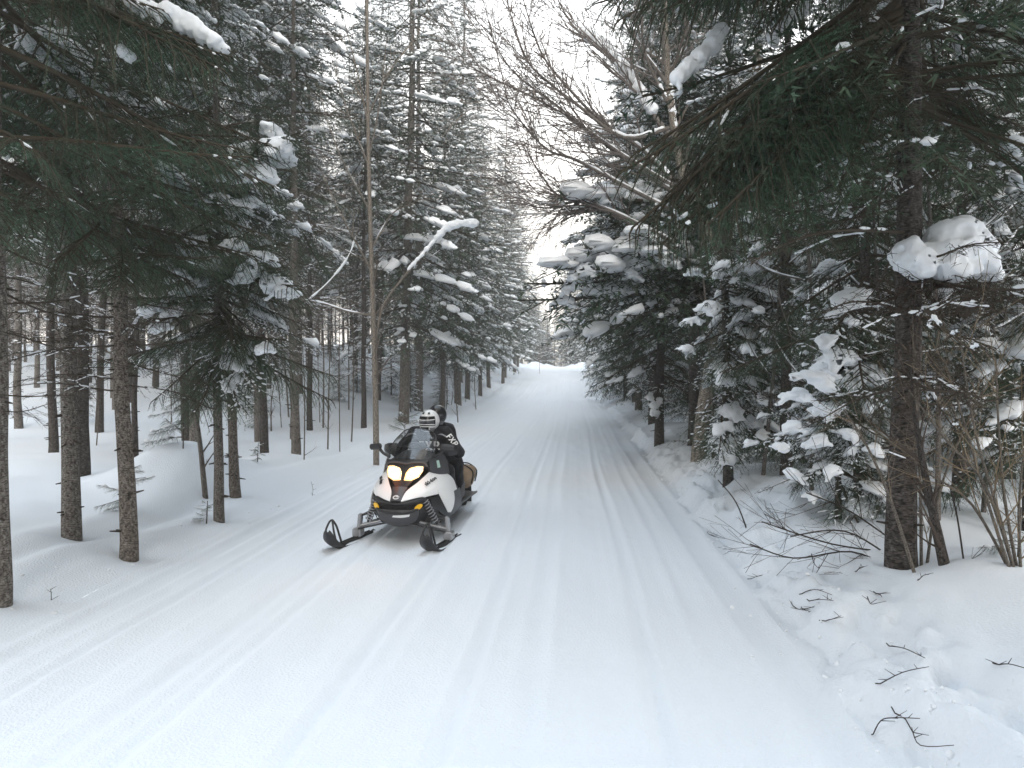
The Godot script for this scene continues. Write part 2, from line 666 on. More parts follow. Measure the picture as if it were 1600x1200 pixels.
func build_ground() -> void:
	var ds := PackedFloat32Array([-60, -40, -25, -15, -10, -6, -4, -2, -1, 0, 0.6, 1.2, 1.8, 2.3])
	var d := 2.6
	while d < 190.0:
		ds.append(d)
		d += maxf(0.026, 0.0105 * d)
	ds.append(230.0)
	ground_strip("snow_trail", steps(-2.7, 2.7, 190), ds)
	var left := steps(2.7, 6.2, 70)
	left.append_array(steps(6.2, 160.0, 70, 2.2).slice(1))
	var lr := PackedFloat32Array()
	for k in left.size():
		lr.append(-left[left.size() - 1 - k])
	var coarse := PackedFloat32Array()
	for k in ds.size():
		if k < 14 or k % 2 == 0 or k == ds.size() - 1:
			coarse.append(ds[k])
	ground_strip("snow_forest_floor", lr, coarse)
	var right := steps(2.7, 4.6, 72)
	right.append_array(steps(4.6, 8.0, 50).slice(1))
	right.append_array(steps(8.0, 160.0, 50, 2.2).slice(1))
	ground_strip("snow_bank", right, ds)

# ------------------------------------------------------------------ boughs
class Bough:
	var bark := Surf.new()
	var needle := Surf.new()
	var snow := Surf.new()
	var mesh: ArrayMesh

func curve_pts(f: Callable, n: int) -> PackedVector3Array:
	var o := PackedVector3Array()
	for k in n + 1:
		o.append(f.call(float(k) / n))
	return o

func needles_on(s: Surf, a: Vector3, b: Vector3, every: float, nl: float, nw: float, col: Color, rng: RandomNumberGenerator) -> void:
	var t := b - a
	var l := t.length()
	if l < 0.004:
		return
	t /= l
	var side := t.cross(Vector3.UP)
	side = side.normalized() if side.length() > 0.05 else Vector3.RIGHT
	var up := side.cross(t)
	var cnt := maxi(2, int(l / every))
	for k in cnt:
		var q := (k + rng.randf()) / cnt
		var an := rng.randf_range(-0.55, PI + 0.55)
		var rad := side * cos(an) + up * sin(an) * 0.75
		var d := (t * rng.randf_range(0.45, 0.9) + rad * 0.8).normalized() * nl * rng.randf_range(0.7, 1.2)
		var w := d.cross(up + rad * 0.3).normalized() * nw
		var sh := rng.randf_range(0.6, 1.4)
		s.needle(a + t * l * q, d, w, Color(col.r * sh, col.g * sh, col.b * sh))
	s.needle(b - t * nl * 0.3, t * nl * 1.1, side * nw, col)

func dab(s: Surf, a: Vector3, b: Vector3, w: float, h: float, sides: int, rings: int, rng: RandomNumberGenerator) -> void:
	# a ridge of snow lying along a twig
	var p := PackedVector3Array()
	var r := PackedFloat32Array()
	for k in rings + 1:
		var t := float(k) / rings
		p.append(a.lerp(b, t) + Vector3(0, h * 0.35, 0))
		r.append(w * (0.25 + 0.75 * sqrt(maxf(0.0, sin(PI * clampf(t * 0.9 + 0.05, 0.0, 1.0))))) * rng.randf_range(0.75, 1.25))
	var b0 := s.v.size()
	s.tube(p, r, sides, Color.WHITE, 0.0, null, false)
	var flat := h / w
	for k in range(b0, s.v.size()):
		# squash across the vertical
		var ring := (k - b0) / (sides + 1)
		var q := s.v[k] - p[ring]
		s.v[k] = p[ring] + Vector3(q.x, q.y * flat, q.z)

var dust_rings := 3

# small uneven heaps of snow along a twig
var dust_long := 1.0

func dust(s: Surf, a: Vector3, b: Vector3, w: float, sides: int, rng: RandomNumberGenerator) -> void:
	var n := 1 if dust_long > 1.0 or rng.randf() < 0.55 else 2
	for k in n:
		var u := (k + rng.randf_range(0.0, 0.5)) / n
		var l := a.distance_to(b)
		if absf(a.y - b.y) > 0.42 * l:
			return
		var v := minf(u + minf(rng.randf_range(0.25, 0.6) / n, dust_long * rng.randf_range(0.05, 0.09) / maxf(l, 0.01)), 1.0)
		var ww := w * rng.randf_range(0.6, 1.45)
		dab(s, a.lerp(b, u), a.lerp(b, v), ww, ww * rng.randf_range(0.6, 1.1), sides, dust_rings, rng)

func make_bough(sd: int, o: Dictionary) -> Bough:
	var rng := RandomNumberGenerator.new()
	rng.seed = sd
	var g := Bough.new()
	var L: float = o.get("len", 1.0)
	var droop: float = o.get("droop", 0.18)
	var lift: float = o.get("lift", 0.1)
	var hang: float = o.get("hang", 0.15)
	var bare: float = o.get("bare", 0.2)
	var every: float = o.get("every", 0.06)
	var nl: float = o.get("nl", 0.025)
	var nw: float = o.get("nw", 0.0025)
	var dens: float = o.get("dens", 0.006)
	var snow: float = o.get("snow", 0.3)
	var third: bool = o.get("third", true)
	var wid: float = o.get("wide", 0.42)
	var sw: float = o.get("sw", 1.0)
	var cheap: bool = o.get("cheap", false)
	dust_rings = 2 if cheap else 3
	dust_long = o.get("long", 1.0)
	var ph := rng.randf() * 9.0
	var base: Color = o.get("col", Color(0.034, 0.052, 0.034))
	var wood: Color = o.get("wood", Color(0.07, 0.055, 0.042))
	var ax := func(t: float) -> Vector3: return Vector3(0.05 * L * sin(t * 3.0 + ph) * t, -droop * L * pow(t, 1.6) + lift * L * t * t * t, L * t)
	var pts := curve_pts(ax, 9)
	var rad := PackedFloat32Array()
	for k in 10:
		rad.append(0.011 * L * (1.0 - k / 10.0) + 0.0022)
	g.bark.tube(pts, rad, 3 if cheap else 5, wood, 0.0, null, false)
	var cnt := int(L * (1.0 - bare * 0.7) / every)
	for k in cnt:
		var t := bare * 0.7 + (1.0 - bare * 0.7) * (k + rng.randf() * 0.8) / cnt
		var p: Vector3 = ax.call(t)
		var fw: Vector3 = (ax.call(minf(t + 0.03, 1.0)) - ax.call(t - 0.03)).normalized()
		var sg := 1.0 if k % 2 == 0 else -1.0
		var an := lerpf(1.15, 0.55, t) + rng.randf_range(-0.2, 0.2)
		var tilt := rng.randf_range(-0.25, 0.2) - hang
		var dir := (fw * cos(an) + Vector3.RIGHT * sg * sin(an) + Vector3.UP * tilt).normalized()
		var l2 := wid * L * pow(1.0 - t, 0.65) * smoothstep(0.0, 0.35, t + 0.12) * rng.randf_range(0.65, 1.15) + 0.05 * L
		if t < bare:
			l2 *= 0.7
		var bend := Vector3(0, -hang * l2 * 0.6, 0)
		var e1 := p + dir * l2 * 0.5 - bend * 0.15
		var e2 := p + dir * l2 + bend
		if cheap:
			g.bark.needle(p, e2 - p, Vector3(0, 0.004, 0), wood)
		else:
			g.bark.tube(PackedVector3Array([p, e1, e2]), PackedFloat32Array([0.0045 * L, 0.003 * L, 0.0012]), 3, wood, 0.0, null, false)
		var green := t > bare or rng.randf() < 0.25
		var tint := rng.randf_range(0.75, 1.3)
		var col := Color(base.r * tint * rng.randf_range(0.85, 1.2), base.g * tint, base.b * tint)
		if green:
			needles_on(g.needle, p.lerp(e1, 0.25 if t < 0.5 else 0.0), e1, dens, nl, nw, col, rng)
			needles_on(g.needle, e1, e2, dens, nl, nw, col, rng)
		var capped := snow * rng.randf() > 0.16
		if capped:
			dust(g.snow, p, e1, rng.randf_range(0.008, 0.016) * sw, 4 if cheap else 5, rng)
			dust(g.snow, e1, e2, rng.randf_range(0.008, 0.016) * sw, 4 if cheap else 5, rng)
		if third and l2 > 0.09 * L:
			var c3 := int(l2 / (every * 0.9))
			for q in c3:
				var u := (q + 0.6) / c3
				var p3 := p.lerp(e1, u * 2.0) if u < 0.5 else e1.lerp(e2, u * 2.0 - 1.0)
				var s3 := 1.0 if q % 2 == 0 else -1.0
				var ac := dir.cross(Vector3.UP).normalized() * s3
				var d3 := (dir * 0.75 + ac * 0.75 + Vector3.UP * (rng.randf_range(-0.2, 0.15) - hang * 0.6)).normalized()
				var l3 := (0.42 * l2 * (1.0 - u * 0.7) + 0.02) * rng.randf_range(0.7, 1.2)
				var e3 := p3 + d3 * l3
				if green:
					needles_on(g.needle, p3, e3, dens, nl, nw, col, rng)
				else:
					g.bark.needle(p3, e3 - p3, Vector3(0, 0.0015, 0), wood)
				if snow * rng.randf() > 0.24 and l3 > 0.03:
					dust(g.snow, p3, e3, rng.randf_range(0.006, 0.012) * sw, 3 if cheap else 4, rng)
	if bare < 0.95:
		needles_on(g.needle, ax.call(maxf(bare, 0.3)), ax.call(0.7), dens, nl, nw, base, rng)
		needles_on(g.needle, ax.call(0.7), ax.call(1.0), dens, nl, nw, base, rng)
	var pads := int(o.get("pads", 0) * rng.randf_range(0.7, 1.3) + 0.5)
	for k in pads:
		var t := rng.randf_range(0.3, 0.97)
		var p: Vector3 = ax.call(t)
		var w: float = L * rng.randf_range(0.035, 0.1) * (1.25 - 0.5 * t) * o.get("pw", 1.0)
		var bs := Basis(Vector3.UP, rng.randf_range(-0.5, 0.5)) * Basis.from_scale(Vector3(w * rng.randf_range(0.8, 1.3), w * rng.randf_range(0.45, 0.8), w * rng.randf_range(1.0, 1.9)))
		var sl: Vector3 = (ax.call(minf(t + 0.05, 1.0)) - ax.call(t - 0.05))
		bs = Basis(Vector3.RIGHT, -atan2(sl.y, sl.z)) * bs
		g.snow.blob(p + Vector3(rng.randf_range(-0.5, 0.5) * wid * L * (1.0 - t) * 0.8, w * 0.3, 0), bs, o.get("pn", 11), o.get("pm", 7), nz_blob, 0.7, rng.randf() * 900.0, 0.6)
	return g

func make_dead(sd: int, snow: float, L := 1.0, fine := true, col := Color(0.1, 0.078, 0.06)) -> Bough:
	var rng := RandomNumberGenerator.new()
	rng.seed = sd
	var g := Bough.new()
	dust_rings = 3 if fine else 2
	dust_long = 1.0
	var ph := rng.randf() * 9.0
	var dr := rng.randf_range(-0.05, 0.22)
	var ax := func(t: float) -> Vector3: return Vector3(0.06 * L * sin(t * 4.0 + ph) * t, -dr * L * t * t + 0.02 * L * sin(t * 6.0 + ph * 2.0), L * t)
	var rad := PackedFloat32Array()
	for k in 9:
		rad.append(0.0085 * L * (1.0 - k / 9.0) + 0.0016)
	g.bark.tube(curve_pts(ax, 8), rad, 5, col, 0.0, null, false)
	var cnt := rng.randi_range(18, 26) if fine else rng.randi_range(22, 30)
	for k in cnt:
		var t := rng.randf_range(0.12, 0.98)
		var p: Vector3 = ax.call(t)
		var sg := 1.0 if rng.randf() < 0.5 else -1.0
		var an := rng.randf_range(0.5, 1.25)
		var dir := Vector3(sg * sin(an), rng.randf_range(-0.5, 0.25), cos(an)).normalized()
		var l2 := L * rng.randf_range(0.08, 0.42) * (1.15 - t)
		var e1 := p + dir * l2 * 0.5 + Vector3(0, rng.randf_range(-0.02, 0.02), 0) * L
		var e2 := p + dir * l2 + Vector3(rng.randf_range(-0.04, 0.04), rng.randf_range(-0.08, 0.02), 0.03) * L
		if fine:
			g.bark.tube(PackedVector3Array([p, e1, e2]), PackedFloat32Array([0.003 * L, 0.0022 * L, 0.0011]), 3, col, 0.0, null, false)
		else:
			g.bark.needle(p, e1 - p, Vector3(0, 0.0035, 0), col)
			g.bark.needle(p.lerp(e1, 0.6), e2 - p.lerp(e1, 0.6), Vector3(0, 0.0028, 0.001), col)
		var kk := rng.randi_range(2, 5) if fine else rng.randi_range(2, 4)
		for q in kk:
			var u := rng.randf_range(0.2, 1.0)
			var p3 := p.lerp(e2, u)
			var d3 := (dir + Vector3(rng.randf_range(-1, 1), rng.randf_range(-0.9, 0.5), rng.randf_range(-0.4, 1))).normalized() * l2 * rng.randf_range(0.2, 0.5)
			if fine:
				g.bark.tube(PackedVector3Array([p3, p3 + d3]), PackedFloat32Array([0.0017, 0.0009]), 3, col, 0.0, null, false)
			else:
				g.bark.needle(p3, d3, Vector3(0.001, 0.0022, 0), col)
		if rng.randf() < snow:
			for q in 3:
				dust(g.snow, p.lerp(e1, 0.1), e1, 0.0065, 4, rng)
				dust(g.snow, e1, e2, 0.0055, 4, rng)
	if snow > 0.0:
		for k in int(2 + 5 * snow):
			var t := rng.randf_range(0.1, 0.8)
			dab(g.snow, ax.call(t) + Vector3(0, 0.006, 0) * L, ax.call(t + rng.randf_range(0.03, 0.09)) + Vector3(0, 0.005, 0) * L, 0.009 * L, 0.01 * L, 5, 4, rng)
	return g

func finish(b: Bough) -> Bough:
	b.mesh = mesh_of([[b.bark, M.twig], [b.needle, M.needle], [b.snow, M.snow]])
	return b

var near_live: Array[Bough] = []
var near_snowy: Array[Bough] = []
var near_dead: Array[Bough] = []
var mid_live: Array[Bough] = []
var mid_snowy: Array[Bough] = []
var mid_dead: Array[Bough] = []

func make_pools() -> void:
	var dk := Color(0.06, 0.113, 0.066)
	for k in 4:
		near_live.append(finish(make_bough(100 + k, {"len": 1.0, "droop": [0.22, 0.3, 0.16, 0.26][k], "hang": [0.35, 0.5, 0.25, 0.4][k], "bare": 0.25, "every": 0.026, "nl": 0.0095, "nw": 0.0013, "dens": 0.003, "snow": 0.235, "sw": 0.28, "long": 1.7, "col": dk, "wide": 0.46})))
	for k in 4:
		near_snowy.append(finish(make_bough(130 + k, {"len": 1.0, "droop": 0.3, "hang": 0.25, "bare": 0.15, "every": 0.036, "nl": 0.02, "nw": 0.002, "dens": 0.0055, "snow": 0.7, "sw": 0.62, "long": 1.9, "pads": [8, 11, 5, 9][k], "pw": 0.8, "pn": 17, "pm": 11, "col": Color(0.05, 0.09, 0.052), "wide": 0.44})))
	for k in 6:
		near_dead.append(finish(make_dead(160 + k, [0.05, 0.1, 0.0, 0.2, 0.0, 0.08][k], 1.0, true, Color(0.07, 0.057, 0.047))))
	for k in 5:
		mid_live.append(make_bough(200 + k, {"len": 1.0, "droop": 0.2, "hang": 0.3, "bare": 0.1, "every": 0.085, "nl": 0.052, "nw": 0.0066, "dens": 0.021, "snow": 0.32, "sw": 1.25, "cheap": true, "pn": 8, "pm": 5, "pads": [1.2, 2, 0, 1, 2.5][k], "pw": 0.6, "col": Color(0.046, 0.074, 0.044)}))
	for k in 5:
		mid_snowy.append(make_bough(230 + k, {"len": 1.0, "droop": 0.3, "hang": 0.25, "bare": 0.08, "every": 0.085, "nl": 0.052, "nw": 0.0066, "dens": 0.021, "snow": 0.42, "sw": 1.25, "cheap": true, "pn": 8, "pm": 5, "pads": [4, 6, 3, 5, 7][k], "pw": 0.8, "col": Color(0.047, 0.074, 0.045)}))
	for k in 5:
		mid_dead.append(make_dead(260 + k, [0.3, 0.15, 0.5, 0.2, 0.4][k], 1.0, false, Color(0.125, 0.104, 0.088)))

func mid_meshes() -> void:
	for g in mid_snowy:
		finish(g)
	for g in mid_live:
		finish(g)

# ------------------------------------------------------------------ trees
func trunk_surf(H: float, r0: float, lean: Vector3, sides: int, sd: int, top := 0.0, bow := 0.0) -> Surf:
	var s := Surf.new()
	var p := PackedVector3Array()
	var r := PackedFloat32Array()
	var m := int(clampf(H * 2.0, 8, 34))
	for k in m + 1:
		var t := float(k) / m
		var y := -0.4 + (H + 0.4) * t
		var w := nz_low.get_noise_2d(sd * 13.0, y * 3.0) * 0.05 + bow * sin(PI * t)
		p.append(Vector3(lean.x * y + w, y, lean.z * y + nz_low.get_noise_2d(sd * 7.0 + 90.0, y * 3.0) * 0.05))
		r.append(r0 * (1.0 - t * 0.96 * (1.0 - top)) * (1.0 + 0.2 * exp(-maxf(y, 0.0) * 8.0)) + 0.004)
	s.tube(p, r, sides, Color.WHITE, 0.16, nz_fine)
	return s

func place_bough(az: float, pitch: float, l: float, at: Vector3, roll := 0.0) -> Transform3D:
	return Transform3D(Basis(Vector3.UP, az) * Basis(Vector3.RIGHT, -pitch) * Basis(Vector3.BACK, roll) * Basis.from_scale(Vector3.ONE * l), at)

# crown of a spruce as one mesh, from the pool of mid boughs
func crown_mesh(sd: int, H: float, live: float, R: float, dead: float, snow: float, step: float, power := 0.78, dead_len := 0.75) -> ArrayMesh:
	var rng := RandomNumberGenerator.new()
	rng.seed = sd
	var bark := Surf.new()
	var nd := Surf.new()
	var sn := Surf.new()
	var y := live
	while y < H - 0.08:
		var t := (y - live) / (H - live)
		var whorl := 5 if t > 0.75 else 6
		var a0 := rng.randf() * TAU
		for k in whorl:
			var l := (R * pow(1.0 - t, power) * smoothstep(-0.25, 0.12, t) + 0.12) * rng.randf_range(0.7, 1.2)
			var pool: Array = mid_snowy if rng.randf() < snow else mid_live
			var g: Bough = pool[rng.randi() % pool.size()]
			var x := place_bough(a0 + TAU * k / whorl + rng.randf_range(-0.35, 0.35), lerpf(-0.25, 0.55, t) + rng.randf_range(-0.15, 0.15), l, Vector3(0, y + rng.randf_range(-0.1, 0.1), 0), rng.randf_range(-0.2, 0.2))
			bark.add(g.bark, x)
			nd.add(g.needle, x)
			sn.add(g.snow, x)
		y += step * lerpf(1.15, 0.6, t)
	y = dead
	while y < live + 0.8 and dead > 0.0:
		var a0 := rng.randf() * TAU
		for k in rng.randi_range(4, 5):
			var g: Bough = mid_dead[rng.randi() % mid_dead.size()]
			var x := place_bough(a0 + TAU * k / 4.0 + rng.randf_range(-0.4, 0.4), rng.randf_range(-0.35, 0.15), dead_len * rng.randf_range(0.5, 1.4), Vector3(0, y, 0), rng.randf_range(-0.5, 0.5))
			bark.add(g.bark, x)
			sn.add(g.snow, x)
		y += rng.randf_range(0.17, 0.34)
	# leader at the tip
	bark.tube(PackedVector3Array([Vector3(0, H - 0.5, 0), Vector3(0, H + 0.15, 0)]), PackedFloat32Array([0.012, 0.004]), 4, Color(0.07, 0.055, 0.042))
	needles_on(nd, Vector3(0, H - 0.4, 0), Vector3(0, H + 0.15, 0), 0.006, 0.05, 0.006, Color(0.034, 0.05, 0.033), rng)
	return mesh_of([[bark, M.twig], [nd, M.needle], [sn, M.snow]])

var protos := {}
var uppers: Array[ArrayMesh] = []

func make_protos() -> void:
	# kind: H, live from, radius, dead from, snow share, spacing, trunk radius
	var list := {
		"forest": [[12.5, 4.6, 1.45, 1.6, 0.3, 0.4, 0.07], [15.5, 6.0, 1.7, 2.2, 0.2, 0.44, 0.105]],
		"edge": [[15.5, 2.3, 2.4, 1.4, 0.5, 0.36, 0.115], [12.0, 1.0, 2.2, 0.0, 0.6, 0.32, 0.1], [19.0, 2.6, 2.7, 1.6, 0.42, 0.42, 0.14]],
		"twiggy": [[15.0, 7.6, 1.95, 1.9, 0.35, 0.36, 0.09, 1.15], [13.0, 6.6, 1.8, 1.7, 0.4, 0.36, 0.075, 1.0]],
		"young": [[3.4, 0.3, 0.95, 0.0, 0.75, 0.2, 0.032], [5.2, 0.6, 1.15, 0.0, 0.65, 0.24, 0.045]]}
	for kind in list:
		protos[kind] = []
		var n := 0
		for q in list[kind]:
			var cm := crown_mesh(hash(kind) % 1000 + n * 31, q[0], q[1], q[2], q[3], q[4], q[5], 0.78, q[7] if q.size() > 7 else 0.75)
			var tm := mesh_of([[trunk_surf(q[0] - 0.1, q[6], Vector3.ZERO, 9, n + 3), M.bark if n != 1 else M.bark_dark]])
			protos[kind].append([tm, cm, q])
			n += 1

func plant(kind: String, n: int, at: Vector3, scale: float, turn: float, called: String, label: String, cat: String, group: String, tilt := Vector2.ZERO) -> Node3D:
	var q: Array = protos[kind][n]
	var t := thing(called, label, cat, at, group)
	t.basis = Basis(Vector3.BACK, -tilt.x) * Basis(Vector3.RIGHT, tilt.y) * Basis(Vector3.UP, turn) * Basis.from_scale(Vector3.ONE * scale)
	put("trunk", q[0], t)
	put("crown", q[1], t)
	return t

# a tree close to the camera: every branch in view is a part
# o: H, r, lean (Vector3), live, R, live_to, n_live, dead, n_dead, bark, bias (azimuth), spread, snow
func near_spruce(label: String, at: Vector3, sd: int, o: Dictionary) -> Node3D:
	var rng := RandomNumberGenerator.new()
	rng.seed = sd
	var t := thing(o.get("called", "spruce_tree"), label, "tree", at, o.get("group", ""))
	var H: float = o.H
	var r: float = o.r
	var lean: Vector3 = o.get("lean", Vector3.ZERO)
	dent(at.x, at.z, r + 0.22, -0.06)
	dent(at.x + rng.randf_range(-0.3, 0.3), at.z + 0.45, 0.3, 0.035)
	obj("trunk", trunk_surf(H, r, lean, 16, sd, 0.0, o.get("bow", 0.0)), o.get("bark", M.bark), t)
	var bow: float = o.get("bow", 0.0)
	var where := func(y: float) -> Vector3:
		return Vector3(lean.x * y + nz_low.get_noise_2d(sd * 13.0, y * 3.0) * 0.05 + bow * sin(PI * (y + 0.4) / (H + 0.4)), y, lean.z * y)
	# snapped stubs on the bare lower trunk
	var stub := Surf.new()
	var yy := 0.25
	while yy < minf(o.get("stubs_to", 3.0), H):
		for k in rng.randi_range(3, 5):
			var a := rng.randf() * TAU
			var d := Vector3(cos(a), rng.randf_range(-0.25, 0.2), sin(a))
			var p: Vector3 = where.call(yy + rng.randf_range(-0.04, 0.04))
			var rr := r * (1.0 - yy / H)
			stub.tube(PackedVector3Array([p + d * rr * 0.7, p + d * (rr + rng.randf_range(0.02, 0.1))]), PackedFloat32Array([0.013, 0.006]), 5, Color(0.05, 0.04, 0.032))
		yy += rng.randf_range(0.25, 0.45)
	if not stub.v.is_empty():
		stuff(obj("branch_stubs", stub, M.twig, t))
	var nd: int = o.get("n_dead", 0)
	for k in nd:
		var y := lerpf(o.dead, o.live + 0.6, (k + rng.randf()) / nd)
		var g: Bough = near_dead[rng.randi() % near_dead.size()]
		put("dead_branch", g.mesh, t, place_bough(rng.randf() * TAU, rng.randf_range(-0.3, 0.2), rng.randf_range(0.5, 1.3) * o.get("dead_len", 0.9), where.call(y), rng.randf_range(-0.6, 0.6)))
	var nl: int = o.get("n_live", 0)
	var to: float = o.get("live_to", H)
	for k in nl:
		var f := (k + rng.randf() * 0.7) / nl
		var y := lerpf(o.live, to, f)
		var tt := clampf((y - o.live) / (H - o.live), 0.0, 1.0)
		var az := rng.randf() * TAU
		if o.has("bias"):
			az = o.bias + rng.randf_range(-1.0, 1.0) * o.get("spread", PI)
		var pool: Array = near_snowy if rng.randf() < o.get("snow", 0.2) else near_live
		if o.R > 2.5:
			pool = mid_snowy if pool == near_snowy else mid_live
		var g: Bough = pool[rng.randi() % pool.size()]
		put("bough", g.mesh, t, place_bough(az, o.get("pitch", -0.15) + rng.randf_range(-0.2, 0.2) + 0.4 * tt, (o.R * pow(1.0 - tt, 0.8) + 0.1) * rng.randf_range(0.75, 1.15), where.call(y), rng.randf_range(-0.25, 0.25)))
	if to < H - 0.5:
		var reach: float = o.R * pow(1.0 - (to - o.live) / (H - o.live), 0.8)
		var n := 1 if o.get("snow", 0.2) > 0.3 else 0
		while uppers.size() < 2:
			uppers.append(crown_mesh(77 + uppers.size(), 7.0, 0.0, 1.4, 0.0, [0.2, 0.5][uppers.size()], 0.42))
		put("crown", uppers[n], t, Transform3D(Basis(Vector3.UP, sd * 1.3) * Basis.from_scale(Vector3(reach / 1.4, (H - to) / 7.0, reach / 1.4)), where.call(to)))
	return t

# leafless stems: recursive limbs
func limb(wood: Surf, snow: Surf, p: Vector3, d: Vector3, l: float, r: float, depth: int, rng: RandomNumberGenerator, o: Dictionary) -> void:
	var fine := r < 0.0055
	var n := 2 if fine and depth == 0 else maxi(3, int(l / o.get("seg", 0.22)))
	var pts := PackedVector3Array([p])
	var rad := PackedFloat32Array([r])
	var q := p
	var dir := d
	for k in n:
		dir = (dir + Vector3(rng.randf_range(-1, 1), rng.randf_range(-1, 1), rng.randf_range(-1, 1)) * o.get("wander", 0.09) + Vector3.UP * o.get("rise", 0.02)).normalized()
		q += dir * l / n
		pts.append(q)
		rad.append(maxf(r * (1.0 - 0.8 * (k + 1.0) / n), o.get("thin", 0.0018)))
	if fine:
		var ac := d.cross(Vector3(rng.randf_range(-1, 1), rng.randf_range(-1, 1), rng.randf_range(-1, 1)))
		wood.ribbon(pts, rad, ac.normalized(), o.get("col", Color.WHITE))
	else:
		wood.tube(pts, rad, 7 if r > 0.02 else 4, o.get("col", Color.WHITE), 0.0, null, false)
	if r > 0.004 and absf(d.y) < 0.55 and rng.randf() < o.get("snow", 0.0):
		var a := rng.randi_range(0, n - 1)
		var b := mini(n, a + 1)
		dab(snow, pts[a] + Vector3(0, rad[a] * 0.8, 0), pts[b] + Vector3(0, rad[b] * 0.8, 0), rad[a] * 1.0 + 0.002, rad[a] * 1.0 + 0.004, 5, 4, rng)
	if depth <= 0:
		return
	var kids: int = o.get("kids", 5)
	for k in kids:
		var t := rng.randf_range(0.25, 0.97)
		var at := pts[int(t * n)]
		var ax := dir.cross(Vector3(rng.randf_range(-1, 1), rng.randf_range(-1, 1), rng.randf_range(-1, 1))).normalized()
		var nd := d.rotated(ax, rng.randf_range(0.35, 0.85))
		limb(wood, snow, at, nd, l * rng.randf_range(0.35, 0.62), r * (1.0 - 0.75 * t) * 0.62, depth - 1, rng, o)

# ------------------------------------------------------------------ snowmobile. Its own axes: +z forward, +x its left side, y up; origin on the snow between the ski spindles
func V(x: float, y: float, z: float) -> Vector3:
	return Vector3(x, y, z)

func sled_materials() -> void:
	M.sled_white = mat(Color(0.84, 0.84, 0.84), 0.28, 0.0, 0.5)
	M.sled_white.clearcoat_enabled = true
	M.sled_white.clearcoat = 0.4
	M.plastic = mat(Color(0.012, 0.012, 0.014), 0.42, 0.0, 0.5)
	M.plastic_grey = mat(Color(0.055, 0.055, 0.06), 0.4)
	M.rubber = mat(Color(0.012, 0.012, 0.013), 0.75)
	M.steel = mat(Color(0.42, 0.42, 0.43), 0.35, 0.85)
	M.alu = mat(Color(0.3, 0.3, 0.31), 0.45, 0.6)
	M.spring = mat(Color(0.3, 0.3, 0.32), 0.35, 0.2)
	M.seat = mat(Color(0.014, 0.014, 0.015), 0.6)
	M.yellow = mat(Color(0.8, 0.45, 0.01), 0.35)
	M.print_white = mat(Color(0.75, 0.75, 0.75), 0.6)
	M.print_black = mat(Color(0.012, 0.012, 0.012), 0.5)
	M.sticker = mat(Color(0.45, 0.62, 0.55), 0.5)
	var g := StandardMaterial3D.new()
	g.transparency = BaseMaterial3D.TRANSPARENCY_ALPHA
	g.albedo_color = Color(0.06, 0.06, 0.07, 0.16)
	g.roughness = 0.06
	g.metallic_specular = 0.5
	M.shield = g
	# lamp glass: white hot centre, amber towards the rim of the reflector
	var e := StandardMaterial3D.new()
	e.albedo_color = Color(0.6, 0.5, 0.35)
	e.roughness = 0.2
	e.emission_enabled = true
	var im := Image.create(64, 64, false, Image.FORMAT_RGBF)
	for y in 64:
		for x in 64:
			var q := Vector2(x - 31.5, y - 31.5).length() / 32.0
			var hot := exp(-pow(q / 0.66, 3.0))
			im.set_pixel(x, y, Color(1.0, 0.5, 0.14).lerp(Color(1.0, 0.9, 0.66), hot) * lerpf(0.42, 1.0, hot))
	e.emission_texture = ImageTexture.create_from_image(im)
	e.emission_operator = BaseMaterial3D.EMISSION_OP_MULTIPLY
	e.emission = Color.WHITE
	e.emission_energy_multiplier = 3.0
	M.lamp = e
	var can := mat(Color(0.27, 0.2, 0.14), 0.9, 0.0, 0.2)
	can.heightmap_enabled = true
	can.heightmap_texture = noise_tex(FastNoiseLite.TYPE_SIMPLEX_SMOOTH, 0.03, 128, 4, 55)
	can.heightmap_scale = 0.8
	can.uv1_triplanar = true
	can.uv1_scale = Vector3(4, 4, 4)
	M.canvas = can

func ring_pts(half: Array, z: float) -> Array:
	# closed ring from half profile top centre -> bottom centre (x >= 0), seen from the front counter-clockwise
	var o := []
	for p in half:
		o.append(V(-p[0], p[1], z + (p[2] if p.size() > 2 else 0.0)))
	for k in range(half.size() - 2, 0, -1):
		var p: Array = half[k]
		o.append(V(p[0], p[1], z + (p[2] if p.size() > 2 else 0.0)))
	return o

const DOWN := Transform3D(Basis.IDENTITY, Vector3(0, -0.075, 0))   # the body rides this much lower than drawn

func both(called: String, s: Surf, m: Material, parent: Node, x := Transform3D()) -> void:
	obj(called, s, m, parent, x)
	obj(called, s.mirrored(), m, parent, x)

func smooth_path(p: Array, per: int) -> PackedVector3Array:
	var o := PackedVector3Array()
	for k in p.size() - 1:
		for j in per:
			o.append(Surf._cr(p[maxi(k - 1, 0)], p[k], p[k + 1], p[mini(k + 2, p.size() - 1)], float(j) / per))
	o.append(p[-1])
	return o

func tube_path(s: Surf, p: Array, r: float, sides := 8, per := 5) -> void:
	var q := smooth_path(p, per)
	var rr := PackedFloat32Array()
	for k in q.size():
		rr.append(r)
	s.tube(q, rr, sides)

func letters(text: String, size: float, m: Material, parent: Node, x: Transform3D, called := "lettering") -> void:
	var f := SystemFont.new()
	f.font_names = PackedStringArray(["Droid Sans"])
	f.font_weight = 700
	var t := TextMesh.new()
	t.text = text
	t.font = f
	t.font_size = 32
	t.pixel_size = size / 32.0
	t.depth = 0.004
	t.material = m
	put(called, t, parent, x)

func lamp_z(x: float, y: float) -> float:
	return 0.09 - 0.78 * (y - 0.68) - 0.7 * x * x

